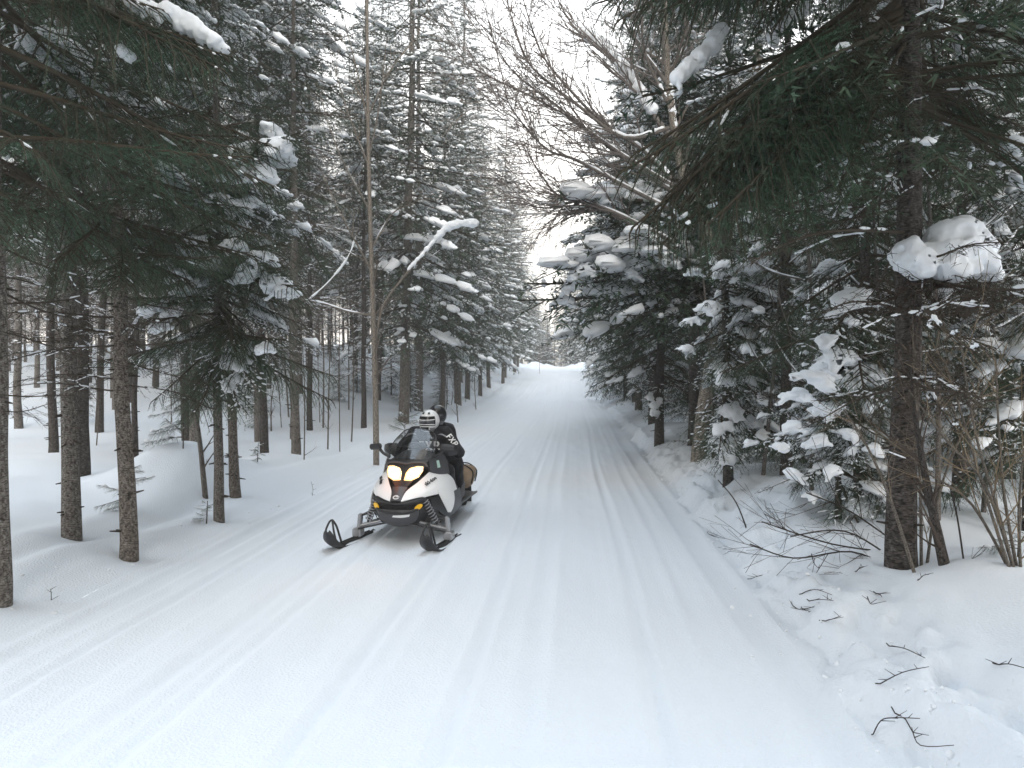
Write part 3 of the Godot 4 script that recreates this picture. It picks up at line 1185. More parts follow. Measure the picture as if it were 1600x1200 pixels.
func build_snowmobile(at: Vector3, yaw: float) -> Node3D:
	var t := thing("snowmobile", "white and black snowmobile with both headlights lit, coming along the trail", "snowmobile", at)
	t.basis = Basis(Vector3.UP, yaw) * Basis.from_scale(Vector3.ONE * 0.95)
	var s := Surf.new()
	# inner body
	s.loft([
		ring_pts([[0, 0.84], [0.18, 0.78], [0.34, 0.62], [0.41, 0.42], [0.4, 0.33], [0, 0.3]], -0.9),
		ring_pts([[0, 0.95], [0.2, 0.88], [0.37, 0.68], [0.42, 0.45], [0.36, 0.31], [0, 0.28]], -0.5),
		ring_pts([[0, 0.86], [0.19, 0.78], [0.345, 0.64], [0.39, 0.45], [0.3, 0.3], [0, 0.27]], -0.2),
		ring_pts([[0, 0.66], [0.17, 0.62], [0.3, 0.56], [0.33, 0.43], [0.24, 0.29], [0, 0.27]], 0.04),
		ring_pts([[0, 0.59], [0.14, 0.565], [0.23, 0.52], [0.25, 0.43], [0.19, 0.32], [0, 0.3]], 0.17)], false)
	obj("body", s, M.plastic, t, DOWN)
	# nose pan under the bumper
	s = Surf.new()
	s.patch([
		[V(0.255, 0.47, 0.1), V(0.25, 0.42, 0.12), V(0.21, 0.34, 0.1), V(0.14, 0.285, 0.06)],
		[V(0.2, 0.475, 0.21), V(0.2, 0.42, 0.225), V(0.17, 0.34, 0.2), V(0.12, 0.28, 0.12)],
		[V(0.0, 0.475, 0.27), V(0.0, 0.42, 0.285), V(0.0, 0.34, 0.255), V(0.0, 0.27, 0.15)],
		[V(-0.2, 0.475, 0.21), V(-0.2, 0.42, 0.225), V(-0.17, 0.34, 0.2), V(-0.12, 0.28, 0.12)],
		[V(-0.255, 0.47, 0.1), V(-0.25, 0.42, 0.12), V(-0.21, 0.34, 0.1), V(-0.14, 0.285, 0.06)]], 16, 9, 0.012)
	obj("nose_pan", s, M.plastic_grey, t, DOWN)
	# bumper lips and grille
	s = Surf.new()
	s.patch([
		[V(0.29, 0.6, 0.05), V(0.3, 0.57, 0.09), V(0.285, 0.53, 0.1)],
		[V(0.2, 0.59, 0.17), V(0.21, 0.565, 0.205), V(0.2, 0.53, 0.2)],
		[V(0.0, 0.565, 0.245), V(0.0, 0.545, 0.275), V(0.0, 0.52, 0.265)],
		[V(-0.2, 0.59, 0.17), V(-0.21, 0.565, 0.205), V(-0.2, 0.53, 0.2)],
		[V(-0.29, 0.6, 0.05), V(-0.3, 0.57, 0.09), V(-0.285, 0.53, 0.1)]], 16, 6, 0.012)
	obj("upper_bumper", s, M.plastic, t, DOWN)
	s = Surf.new()
	tube_path(s, [V(0.27, 0.5, 0.1), V(0.22, 0.475, 0.22), V(0.12, 0.455, 0.285), V(0, 0.45, 0.3), V(-0.12, 0.455, 0.285), V(-0.22, 0.475, 0.22), V(-0.27, 0.5, 0.1)], 0.016, 8, 5)
	obj("front_bumper", s, M.plastic, t, DOWN)
	for k in 7:
		s = Surf.new()
		var x := -0.18 + 0.06 * k
		s.rod(V(x, 0.525, 0.222 - x * x), V(x, 0.48, 0.232 - x * x), 0.006, 0.006, 5)
		obj("grille_bar", s, M.rubber, t, DOWN)
	s = Surf.new()
	s.patch([[V(0.16, 0.428, 0.256), V(0.15, 0.405, 0.254)], [V(0.08, 0.424, 0.283), V(0.07, 0.395, 0.278)], [V(-0.02, 0.418, 0.291), V(-0.03, 0.4, 0.288)]], 8, 3, 0.004)
	obj("nose_trim", s, M.print_white, t, DOWN)
	# amber-yellow badge plates beside the bumper
	s = Surf.new()
	for k in 12:
		var a0 := TAU * k / 12.0
		var a1 := TAU * (k + 1) / 12.0
		var ce := V(0.235, 0.5, 0.195)
		var ux := V(0.036, 0.022, -0.03)
		var uy := V(-0.01, 0.024, 0.0)
		var n := ux.cross(uy).normalized() * 0.012
		s.flat_tri(ce + n * 1.4, ce + n + ux * cos(a0) + uy * sin(a0), ce + n + ux * cos(a1) + uy * sin(a1))
		s.flat_quad(ce + ux * cos(a0) + uy * sin(a0), ce + ux * cos(a1) + uy * sin(a1), ce + n + ux * cos(a1) + uy * sin(a1), ce + n + ux * cos(a0) + uy * sin(a0))
	both("yellow_plate", s, M.yellow, t, DOWN)
	# black spine between the white hood panels, with the round badge
	s = Surf.new()
	s.patch([
		[V(0.055, 0.57, 0.262), V(0.06, 0.63, 0.175), V(0.085, 0.69, 0.095)],
		[V(0.0, 0.572, 0.272), V(0.0, 0.64, 0.19), V(0.0, 0.7, 0.11)],
		[V(-0.055, 0.57, 0.262), V(-0.06, 0.63, 0.175), V(-0.085, 0.69, 0.095)]], 6, 6, 0.01)
	obj("hood_spine", s, M.plastic_grey, t, DOWN)
	var bx := Transform3D(Basis(Vector3.RIGHT, -0.95), V(0.0, 0.606, 0.243))
	s = Surf.new()
	var arc := []
	for k in 15:
		var a := 0.9 + k * 0.36
		arc.append(bx * V(0.03 * cos(a), 0.024 * sin(a), 0.002))
	tube_path(s, arc, 0.0075, 5, 1)
	tube_path(s, [bx * V(-0.005, 0.004, 0.003), bx * V(0.016, 0.01, 0.003), bx * V(0.034, 0.008, 0.002)], 0.006, 5, 3)
	obj("nose_badge", s, M.print_white, t, DOWN)
	# white hood panels
	s = Surf.new()
	s.patch([
		[V(0.062, 0.572, 0.268), V(0.085, 0.66, 0.15), V(0.17, 0.74, 0.0), V(0.25, 0.83, -0.16), V(0.28, 0.88, -0.34)],
		[V(0.15, 0.59, 0.225), V(0.2, 0.655, 0.11), V(0.27, 0.715, -0.05), V(0.335, 0.77, -0.24), V(0.36, 0.79, -0.5)],
		[V(0.24, 0.605, 0.15), V(0.3, 0.645, 0.04), V(0.37, 0.675, -0.12), V(0.415, 0.69, -0.34), V(0.42, 0.69, -0.62)],
		[V(0.285, 0.6, 0.1), V(0.345, 0.6, -0.02), V(0.415, 0.6, -0.18), V(0.455, 0.58, -0.38), V(0.45, 0.57, -0.66)]], 18, 20, 0.012)
	both("hood_panel", s, M.sled_white, t, DOWN)
	# white blades that run down over the side panels
	s = Surf.new()
	s.patch([
		[V(0.37, 0.64, -0.08), V(0.41, 0.53, -0.12), V(0.435, 0.44, -0.18), V(0.445, 0.375, -0.24)],
		[V(0.435, 0.6, -0.27), V(0.46, 0.5, -0.3), V(0.468, 0.42, -0.34), V(0.458, 0.365, -0.28)],
		[V(0.455, 0.58, -0.45), V(0.47, 0.5, -0.43), V(0.47, 0.42, -0.38), V(0.46, 0.37, -0.31)]], 10, 12, 0.012)
	both("side_blade", s, M.sled_white, t, DOWN)
	# black lower side panels and wind deflecting knee panels
	s = Surf.new()
	s.patch([
		[V(0.31, 0.57, 0.04), V(0.34, 0.45, 0.02), V(0.31, 0.31, -0.05)],
		[V(0.4, 0.58, -0.2), V(0.43, 0.45, -0.22), V(0.4, 0.31, -0.26)],
		[V(0.445, 0.57, -0.5), V(0.455, 0.44, -0.5), V(0.44, 0.31, -0.52)],
		[V(0.43, 0.56, -0.85), V(0.44, 0.44, -0.88), V(0.44, 0.33, -0.9)]], 14, 8, 0.01)
	both("side_panel", s, M.plastic, t, DOWN)
	# lamp housing
	s = Surf.new()
	var g := []
	for r in 6:
		var row := []
		var y := lerpf(0.97, 0.68, r / 5.0)
		for k in 7:
			var w := lerpf(0.245, 0.05, pow(r / 5.0, 1.5))
			var x := lerpf(-w, w, k / 6.0)
			row.append(V(x, y, lamp_z(x, y)))
		g.append(row)
	s.patch(g, 14, 16, 0.02)
	# the sheet's normal must face forward
	obj("lamp_housing", s, M.plastic, t, DOWN)
	s = Surf.new()
	var lens := [[0.022, 0.765], [0.028, 0.84], [0.06, 0.885], [0.14, 0.905], [0.2, 0.9], [0.205, 0.855], [0.17, 0.79], [0.1, 0.76]]
	var ce := V(0.115, 0.835, lamp_z(0.115, 0.835) + 0.026)
	var mid := s.vert(ce, V(0.15, 0.45, 0.85).normalized(), Color.WHITE, Vector2(0.5, 0.5))
	var first := s.v.size()
	for k in 24:
		var u := k / 24.0 * 8.0
		var a: Array = lens[int(u)]
		var b: Array = lens[(int(u) + 1) % 8]
		var x := lerpf(a[0], b[0], u - int(u))
		var y := lerpf(a[1], b[1], u - int(u))
		var an := TAU * k / 24.0
		s.vert(V(x, y, lamp_z(x, y) + 0.012), V(x - 0.1, y - 0.6, 0.8).normalized(), Color.WHITE, Vector2(0.5 + 0.5 * cos(an), 0.5 + 0.5 * sin(an)))
	for k in 24:
		s.tri(mid, first + (k + 1) % 24, first + k)
		s.flat_quad(s.v[first + k], s.v[first + (k + 1) % 24], s.v[first + (k + 1) % 24] + V(0, 0, -0.02), s.v[first + k] + V(0, 0, -0.02))
	both("headlight", s, M.lamp, t, DOWN)
	for sg in [-1.0, 1.0]:
		var l := SpotLight3D.new()
		l.name = "headlight_beam"
		l.position = V(0.115 * sg, 0.775, 0.09)
		l.light_color = Color(1.0, 0.78, 0.45)
		l.light_energy = 0.12
		l.light_size = 0.06
		l.spot_angle = 38.0
		l.spot_range = 60.0
		l.spot_attenuation = 2.0
		l.shadow_enabled = true
		l.rotation_degrees = Vector3(-6, 180, 0)
		t.add_child(l, true)
		var o := OmniLight3D.new()
		o.name = "headlight_glow"
		o.position = V(0.115 * sg, 0.775, 0.1)
		o.light_color = Color(1.0, 0.5, 0.16)
		o.light_energy = 0.004
		o.light_size = 0.05
		o.omni_range = 60.0
		o.omni_attenuation = 2.0
		o.shadow_enabled = true
		t.add_child(o, true)
	# brows over the lamps
	s = Surf.new()
	tube_path(s, [V(0.0, 0.93, lamp_z(0, 0.93) + 0.012), V(0.1, 0.945, lamp_z(0.1, 0.945) + 0.012), V(0.2, 0.94, lamp_z(0.2, 0.94) + 0.01), V(0.25, 0.9, lamp_z(0.25, 0.9))], 0.012, 6, 4)
	both("lamp_brow", s, M.plastic_grey, t, DOWN)
	# dashboard and gauge pod behind the shield
	s = Surf.new()
	s.loft([
		ring_pts([[0, 1.04], [0.14, 1.03], [0.22, 0.97], [0.24, 0.86], [0, 0.84]], -0.62),
		ring_pts([[0, 1.05], [0.13, 1.04], [0.23, 0.98], [0.25, 0.86], [0, 0.84]], -0.45),
		ring_pts([[0, 0.98], [0.13, 0.975], [0.225, 0.95], [0.24, 0.86], [0, 0.84]], -0.2)], false)
	obj("dash_pod", s, M.plastic, t, DOWN)
	s = Surf.new()
	s.box(V(-0.1, 1.05, -0.58), V(0.1, 1.13, -0.47), 0.02)
	obj("gauge", s, M.plastic_grey, t, DOWN)
	# grey panels beside the lamps, one with a registration sticker
	s = Surf.new()
	s.patch([
		[V(0.235, 0.97, -0.19), V(0.25, 0.9, -0.17), V(0.26, 0.835, -0.16)],
		[V(0.28, 0.98, -0.32), V(0.31, 0.89, -0.32), V(0.325, 0.79, -0.31)],
		[V(0.32, 1.0, -0.5), V(0.36, 0.9, -0.52), V(0.38, 0.77, -0.55)]], 8, 8, 0.012)
	both("cheek_panel", s, M.plastic_grey, t, DOWN)
	s = Surf.new()
	s.patch([[V(0.288, 0.945, -0.3), V(0.305, 0.865, -0.285)], [V(0.303, 0.945, -0.35), V(0.323, 0.865, -0.34)]], 3, 3, 0.003)
	obj("sticker", s, M.sticker, t, Transform3D(Basis(), V(0.014, 0.003, 0.008) + DOWN.origin))
	# windshield
	s = Surf.new()
	s.patch([
		[V(0.245, 0.965, -0.25), V(0.265, 1.06, -0.36), V(0.25, 1.15, -0.47), V(0.2, 1.225, -0.57)],
		[V(0.15, 0.97, -0.165), V(0.165, 1.075, -0.285), V(0.155, 1.18, -0.41), V(0.12, 1.275, -0.53)],
		[V(0.0, 0.972, -0.145), V(0.0, 1.08, -0.26), V(0.0, 1.19, -0.385), V(0.0, 1.29, -0.515)],
		[V(-0.15, 0.97, -0.165), V(-0.165, 1.075, -0.285), V(-0.155, 1.18, -0.41), V(-0.12, 1.275, -0.53)],
		[V(-0.245, 0.965, -0.25), V(-0.265, 1.06, -0.36), V(-0.25, 1.15, -0.47), V(-0.2, 1.225, -0.57)]], 18, 12, 0.004)
	var ws := obj("windshield", s, M.shield, t, DOWN)
	s = Surf.new()
	tube_path(s, [V(0.25, 0.965, -0.25), V(0.268, 1.06, -0.36), V(0.253, 1.15, -0.47), V(0.2, 1.23, -0.57), V(0.12, 1.28, -0.532), V(0, 1.294, -0.517), V(-0.12, 1.28, -0.532), V(-0.2, 1.23, -0.57), V(-0.253, 1.15, -0.47), V(-0.268, 1.06, -0.36), V(-0.25, 0.965, -0.25)], 0.006, 6, 5)
	obj("edge_trim", s, M.plastic, ws)
	# mirrors on arms
	for sg in [1.0, -1.0]:
		s = Surf.new()
		tube_path(s, [V(0.25 * sg, 0.98, -0.3), V(0.33 * sg, 1.02, -0.3), V(0.38 * sg, 1.07, -0.31)], 0.018, 6, 4)
		var arm := obj("mirror_arm", s, M.plastic, t, DOWN)
		s = Surf.new()
		s.box(V(-0.085, -0.035, -0.02), V(0.085, 0.035, 0.03), 0.02, Transform3D(Basis(Vector3.UP, 0.3 * sg) * Basis(Vector3.BACK, -0.12 * sg), V(0.43 * sg, 1.095, -0.32)))
		obj("mirror", s, M.plastic, arm)
	# handlebar, grips, hand guards
	s = Surf.new()
	tube_path(s, [V(0.4, 1.03, -0.72), V(0.24, 1.06, -0.66), V(0, 1.06, -0.62), V(-0.24, 1.06, -0.66), V(-0.4, 1.03, -0.72)], 0.012, 8, 5)
	s.rod(V(0, 1.06, -0.62), V(0, 0.85, -0.5), 0.025, 0.03)
	var bar := obj("handlebar", s, M.plastic, t, DOWN)
	for sg in [1.0, -1.0]:
		s = Surf.new()
		s.rod(V(0.41 * sg, 1.028, -0.724), V(0.28 * sg, 1.052, -0.675), 0.018, 0.018, 10)
		obj("grip", s, M.rubber, bar)
		s = Surf.new()
		s.patch([[V(0.27 * sg, 1.11, -0.6), V(0.27 * sg, 1.03, -0.57), V(0.28 * sg, 0.98, -0.59)], [V(0.37 * sg, 1.11, -0.6), V(0.38 * sg, 1.03, -0.57), V(0.37 * sg, 0.97, -0.6)], [V(0.45 * sg, 1.08, -0.68), V(0.455 * sg, 1.02, -0.67), V(0.44 * sg, 0.98, -0.68)]], 8, 8, 0.006)
		obj("hand_guard", s, M.plastic, bar)
	# tunnel, seat, running boards, rear rack
	s = Surf.new()
	s.box(V(-0.21, 0.36, -2.35), V(0.21, 0.52, -0.7), 0.02)
	obj("tunnel", s, M.alu, t, DOWN)
	s = Surf.new()
	s.loft([
		ring_pts([[0, 0.76], [0.14, 0.75], [0.19, 0.68], [0.2, 0.525], [0, 0.52]], -2.12),
		ring_pts([[0, 0.8], [0.16, 0.79], [0.2, 0.7], [0.21, 0.525], [0, 0.52]], -1.95),
		ring_pts([[0, 0.8], [0.16, 0.79], [0.2, 0.7], [0.21, 0.525], [0, 0.52]], -1.5),
		ring_pts([[0, 0.72], [0.15, 0.71], [0.19, 0.64], [0.21, 0.525], [0, 0.52]], -1.38),
		ring_pts([[0, 0.72], [0.14, 0.71], [0.18, 0.64], [0.21, 0.525], [0, 0.52]], -0.95),
		ring_pts([[0, 0.8], [0.11, 0.78], [0.16, 0.7], [0.2, 0.525], [0, 0.52]], -0.72)], true)
	obj("seat", s, M.seat, t, DOWN)
	s = Surf.new()
	s.box(V(-0.15, 0.76, -2.2), V(0.15, 0.93, -2.1), 0.03)
	obj("backrest", s, M.seat, t, DOWN)
	s = Surf.new()
	s.box(V(0.2, 0.335, -1.85), V(0.42, 0.36, -0.75), 0.008)
	s.rod(V(0.42, 0.35, -1.85), V(0.42, 0.35, -0.75), 0.014, 0.014)
	both("running_board", s, M.plastic_grey, t, DOWN)
	s = Surf.new()
	tube_path(s, [V(0.2, 0.56, -2.1), V(0.2, 0.6, -2.3), V(0.18, 0.6, -2.5), V(0, 0.6, -2.53), V(-0.18, 0.6, -2.5), V(-0.2, 0.6, -2.3), V(-0.2, 0.56, -2.1)], 0.012, 8, 4)
	obj("rear_rack", s, M.plastic, t, DOWN)
	s = Surf.new()
	s.patch([[V(0.21, 0.5, -2.35), V(0.21, 0.3, -2.45), V(0.2, 0.1, -2.5)], [V(-0.21, 0.5, -2.35), V(-0.21, 0.3, -2.45), V(-0.2, 0.1, -2.5)]], 3, 6, 0.008)
	obj("snow_flap", s, M.rubber, t, DOWN)
	# drive track: belt with lugs
	s = Surf.new()
	var loop := smooth_path([V(0, 0.24, -0.55), V(0, 0.03, -0.95), V(0, 0.0, -1.3), V(0, 0.0, -2.0), V(0, 0.06, -2.28), V(0, 0.2, -2.36), V(0, 0.31, -2.25), V(0, 0.32, -1.4), V(0, 0.34, -0.7), V(0, 0.24, -0.55)], 8)
	for k in loop.size() - 1:
		var a := loop[k]
		var b := loop[k + 1]
		s.flat_quad(a + V(0.19, 0, 0), b + V(0.19, 0, 0), b + V(-0.19, 0, 0), a + V(-0.19, 0, 0))
		var nn := (b - a).cross(Vector3.RIGHT).normalized()
		if k % 2 == 0:
			s.box(V(-0.18, -0.02, -0.008), V(0.18, 0.025, 0.008), 0.003, Transform3D(Basis(Vector3.RIGHT, nn, Vector3.RIGHT.cross(nn)), a))
	obj("track", s, M.rubber, t)
	s = Surf.new()
	for z in [-0.72, -1.25, -1.75, -2.2]:
		for x in [-0.1, 0.1]:
			s.rod(V(x - 0.02, 0.17, z), V(x + 0.02, 0.17, z), 0.11, 0.11, 16)
	s.box(V(-0.11, 0.05, -2.1), V(-0.07, 0.09, -0.95), 0.006)
	s.box(V(0.07, 0.05, -2.1), V(0.11, 0.09, -0.95), 0.006)
	obj("track_wheels", s, M.plastic_grey, t)
	# front suspension
	for sg in [1.0, -1.0]:
		var side := Surf.new()
		side.rod(V(0.15 * sg, 0.265, 0.12), V(0.5 * sg, 0.16, 0.0), 0.015, 0.017)
		side.rod(V(0.17 * sg, 0.265, -0.24), V(0.5 * sg, 0.16, -0.02), 0.015, 0.017)
		side.rod(V(0.31 * sg, 0.217, 0.065), V(0.34 * sg, 0.21, -0.13), 0.014, 0.014)
		var am := obj("lower_arm", side, M.steel, t)
		side = Surf.new()
		side.rod(V(0.24 * sg, 0.375, 0.08), V(0.49 * sg, 0.275, -0.01), 0.013, 0.013)
		side.rod(V(0.27 * sg, 0.375, -0.2), V(0.49 * sg, 0.275, -0.02), 0.013, 0.013)
		obj("upper_arm", side, M.plastic, t)
		side = Surf.new()
		side.rod(V(0.12 * sg, 0.245, 0.18), V(0.5 * sg, 0.14, 0.06), 0.011, 0.011)
		obj("tie_rod", side, M.plastic, t)
		side = Surf.new()
		side.box(V(-0.022, -0.11, -0.035), V(0.022, 0.11, 0.035), 0.01, Transform3D(Basis(Vector3.BACK, 0.1 * sg), V(0.51 * sg, 0.185, -0.01)))
		side.box(V(-0.05, -0.04, -0.07), V(0.05, 0.05, 0.07), 0.012, Transform3D(Basis(), V(0.525 * sg, 0.085, 0.0)))
		side.rod(V(0.465 * sg, 0.105, 0.0), V(0.585 * sg, 0.105, 0.0), 0.016, 0.016)
		obj("spindle", side, M.steel, t)
		side = Surf.new()
		var ta := V(0.27 * sg, 0.5, 0.1)
		var tb := V(0.4 * sg, 0.215, 0.03)
		side.rod(ta, ta.lerp(tb, 0.6), 0.02, 0.02, 10)
		side.rod(ta.lerp(tb, 0.45), tb, 0.013, 0.013, 10)
		var shock := obj("shock_absorber", side, M.plastic, t)
		side = Surf.new()
		var hp := []
		var ax := (tb - ta).normalized()
		var hx := ax.cross(Vector3.FORWARD).normalized()
		var hy := ax.cross(hx)
		for k in 73:
			var u := k / 72.0
			hp.append(ta.lerp(tb, 0.08 + 0.86 * u) + (hx * cos(u * TAU * 8.0) + hy * sin(u * TAU * 8.0)) * 0.036)
		tube_path(side, hp, 0.0062, 6, 1)
		obj("coil_spring", side, M.spring, shock)
		# ski: a channel with turned-up tip and a loop handle
		side = Surf.new()
		var rows := []
		for q in [[-0.45, 0.02, 0.055], [-0.38, 0.0, 0.07], [-0.1, 0.0, 0.072], [0.2, 0.0, 0.075], [0.4, 0.015, 0.08], [0.52, 0.06, 0.08], [0.6, 0.125, 0.07], [0.635, 0.19, 0.045], [0.64, 0.22, 0.018]]:
			var w: float = q[2]
			var nrm := V(0, 1, 0)
			var row := []
			for k in 5:
				var u := k / 2.0 - 1.0
				row.append(V(0.525 * sg + u * w, q[1] + 0.02 * u * u - 0.006, q[0] - 0.012 * u * u * (1.0 if q[0] > 0.45 else 0.0)))
			rows.append(row)
		side.patch(rows, 34, 8, 0.016)
		var piv := V(0.525 * sg, 0, 0)
		var ski := obj("ski", side, M.plastic, t, Transform3D(Basis(Vector3.UP, deg_to_rad(-8)), piv) * Transform3D(Basis(), -piv))
		side = Surf.new()
		side.box(V(0.525 * sg - 0.008, -0.02, -0.3), V(0.525 * sg + 0.008, 0.0, 0.3), 0.004)
		side.box(V(0.525 * sg - 0.03, 0.005, -0.3), V(0.525 * sg - 0.015, 0.05, 0.38), 0.004)
		side.box(V(0.525 * sg + 0.015, 0.005, -0.3), V(0.525 * sg + 0.03, 0.05, 0.38), 0.004)
		obj("keel", side, M.rubber, ski)
		side = Surf.new()
		for e in [-1.0, 1.0]:
			tube_path(side, [V(0.525 * sg + 0.062 * e, 0.12, 0.585), V(0.525 * sg + 0.048 * e, 0.22, 0.6), V(0.525 * sg + 0.018 * e, 0.31, 0.575), V(0.525 * sg, 0.325, 0.55)], 0.011, 7, 5)
		tube_path(side, [V(0.525 * sg, 0.325, 0.55), V(0.525 * sg, 0.25, 0.47), V(0.525 * sg, 0.12, 0.4), V(0.525 * sg, 0.04, 0.36)], 0.012, 7, 5)
		obj("ski_handle", side, M.plastic, ski)
	# lettering along the hood panels
	var along := V(0.065, 0.055, -0.19).normalized()
	var nrm := V(0.4, 0.84, 0.38)
	nrm = (nrm - along * nrm.dot(along)).normalized()
	letters("ski-doo", 0.062, M.print_black, t, DOWN * Transform3D(Basis(along, nrm.cross(along), nrm), V(0.285, 0.735, -0.1) + nrm * 0.009))
	along = V(0.065, -0.055, 0.19).normalized()
	nrm = V(-0.4, 0.84, 0.38)
	nrm = (nrm - along * nrm.dot(along)).normalized()
	letters("ski-doo", 0.062, M.print_black, t, DOWN * Transform3D(Basis(along, nrm.cross(along), nrm), V(-0.285, 0.735, -0.1) + nrm * 0.009))
	return t

# ------------------------------------------------------------------ riders
func cloth_materials() -> void:
	var c := mat(Color(0.013, 0.013, 0.016), 0.75, 0.0, 0.3)
	c.rim_enabled = true
	c.rim = 0.3
	c.heightmap_enabled = true
	c.heightmap_texture = noise_tex(FastNoiseLite.TYPE_SIMPLEX_SMOOTH, 0.012, 256, 4, 91)
	c.heightmap_scale = 2.5
	c.uv1_triplanar = true
	c.uv1_scale = Vector3(2.2, 2.2, 2.2)
	M.jacket = c
	M.glove = mat(Color(0.045, 0.047, 0.055), 0.7)
	M.boot = mat(Color(0.09, 0.09, 0.095), 0.6)
	M.helmet_white = mat(Color(0.74, 0.74, 0.74), 0.25)
	M.helmet_black = mat(Color(0.012, 0.012, 0.013), 0.18)
	M.visor = mat(Color(0.008, 0.008, 0.009), 0.07)
	M.visor.metallic_specular = 0.7
	M.grey = mat(Color(0.22, 0.22, 0.23), 0.4)
	M.skin = mat(Color(0.5, 0.32, 0.24), 0.6)

func ellipsoid_patch(s: Surf, r: Vector3, lo: Vector2, hi: Vector2, nu: int, nv: int, thick: float) -> void:
	# a curved plate over part of an ellipsoid; lo/hi are (longitude from +z towards +x, latitude)
	var g := []
	for a in nu + 1:
		var row := []
		for b in nv + 1:
			var lon := lerpf(lo.x, hi.x, float(a) / nu)
			var lat := lerpf(hi.y, lo.y, float(b) / nv)
			var p := Vector3(sin(lon) * cos(lat), sin(lat), cos(lon) * cos(lat)) * r
			row.append(p)
		g.append(row)
	# longitude runs towards +x, latitude downwards: flip so that the outside faces out
	g.reverse()
	s.patch(g, nu * 2, nv * 2, thick)

func helmet(parent: Node, at: Transform3D, shell: Material, detail: Material) -> void:
	var r := Vector3(0.122, 0.138, 0.142)
	var s := Surf.new()
	s.blob(Vector3.ZERO, Basis.from_scale(r), 28, 20, null, 0.0, 0.0, 0.9)
	var h := obj("helmet", s, shell, parent, at)
	# dark face opening with the shield over it
	s = Surf.new()
	ellipsoid_patch(s, r * 1.012, Vector2(-1.12, -0.36), Vector2(1.12, 0.5), 12, 6, 0.006)
	obj("face_opening", s, M.helmet_black, h)
	s = Surf.new()
	ellipsoid_patch(s, r * Vector3(1.03, 1.0, 1.045), Vector2(-0.95, -0.22), Vector2(0.95, 0.18), 12, 5, 0.004)
	obj("visor", s, M.visor, h)
	s = Surf.new()
	for sg in [-1.0, 1.0]:
		var pts := []
		for k in 13:
			var lon := lerpf(-1.02, 1.02, k / 12.0)
			var la: float = (0.2 if sg > 0 else -0.24) + (0.04 * cos(lon * 1.5) * -sg)
			pts.append(Vector3(sin(lon) * cos(la), sin(la), cos(lon) * cos(la)) * r * 1.05)
		tube_path(s, pts, 0.0055, 5, 1)
	obj("visor_frame", s, detail, h)
	# chin bar
	s = Surf.new()
	ellipsoid_patch(s, Vector3(0.122, 0.15, 0.17), Vector2(-1.25, -0.98), Vector2(1.25, -0.36), 12, 5, 0.012)
	var ch := obj("chin_bar", s, shell, h)
	s = Surf.new()
	ellipsoid_patch(s, Vector3(0.124, 0.152, 0.176), Vector2(-0.5, -0.8), Vector2(0.5, -0.42), 8, 4, 0.008)
	obj("chin_vent", s, M.helmet_black, ch)
	for sg in [-1.0, 1.0]:
		s = Surf.new()
		ellipsoid_patch(s, Vector3(0.126, 0.152, 0.174), Vector2(0.62, -0.86), Vector2(1.2, -0.5), 5, 4, 0.005)
		obj("cheek_mark", s if sg > 0 else s.mirrored(), M.grey, ch)
		s = Surf.new()
		ellipsoid_patch(s, r * 1.03, Vector2(0.3, 0.72), Vector2(0.62, 0.95), 4, 3, 0.008)
		obj("brow_vent", s if sg > 0 else s.mirrored(), M.helmet_black, h)

func hand(parent: Node, wrist: Vector3, along: Vector3, palm_n: Vector3, sg: float, curl: float) -> void:
	# gloved hand: palm, four fingers of different lengths bent round a bar, a thumb from the side
	var a := along.normalized()
	var n := (palm_n - a * palm_n.dot(a)).normalized()   # out of the palm
	var side := a.cross(n).normalized() * sg                 # towards the thumb
	var b := []
	b.append([wrist - a * 0.03, wrist + a * 0.02, 0.036, 0.034])
	for k in 4:
		var off := (k - 1.5) * -0.021
		b.append([wrist + side * off * 0.7 + a * 0.015, wrist + a * 0.088 + side * off, 0.017, 0.0145])
	var out := [0.074, 0.082, 0.077, 0.062]
	for k in 4:
		var off: float = (k - 1.5) * -0.0225
		var p: Vector3 = wrist + a * 0.09 + side * off
		var d := a
		var ax := a.cross(n).normalized()
		for j in 3:
			d = d.rotated(ax, curl * [0.7, 1.0, 0.8][j])
			var q: Vector3 = p + d * out[k] * [0.42, 0.32, 0.26][j]
			b.append([p, q, 0.0125 - 0.0008 * j, 0.0118 - 0.001 * j])
			p = q
	var tp: Vector3 = wrist + a * 0.025 + side * 0.026
	var t1 := tp + (a * 0.5 + side * 0.7 + n * 0.45).normalized() * 0.04
	var t2 := t1 + (a * 0.7 + n * 0.7).normalized() * 0.032
	b.append([tp, t1, 0.016, 0.0135])
	b.append([t1, t2, 0.0135, 0.0115])
	obj("glove", nets(b, 0.0048, 0.0035), M.glove, parent)

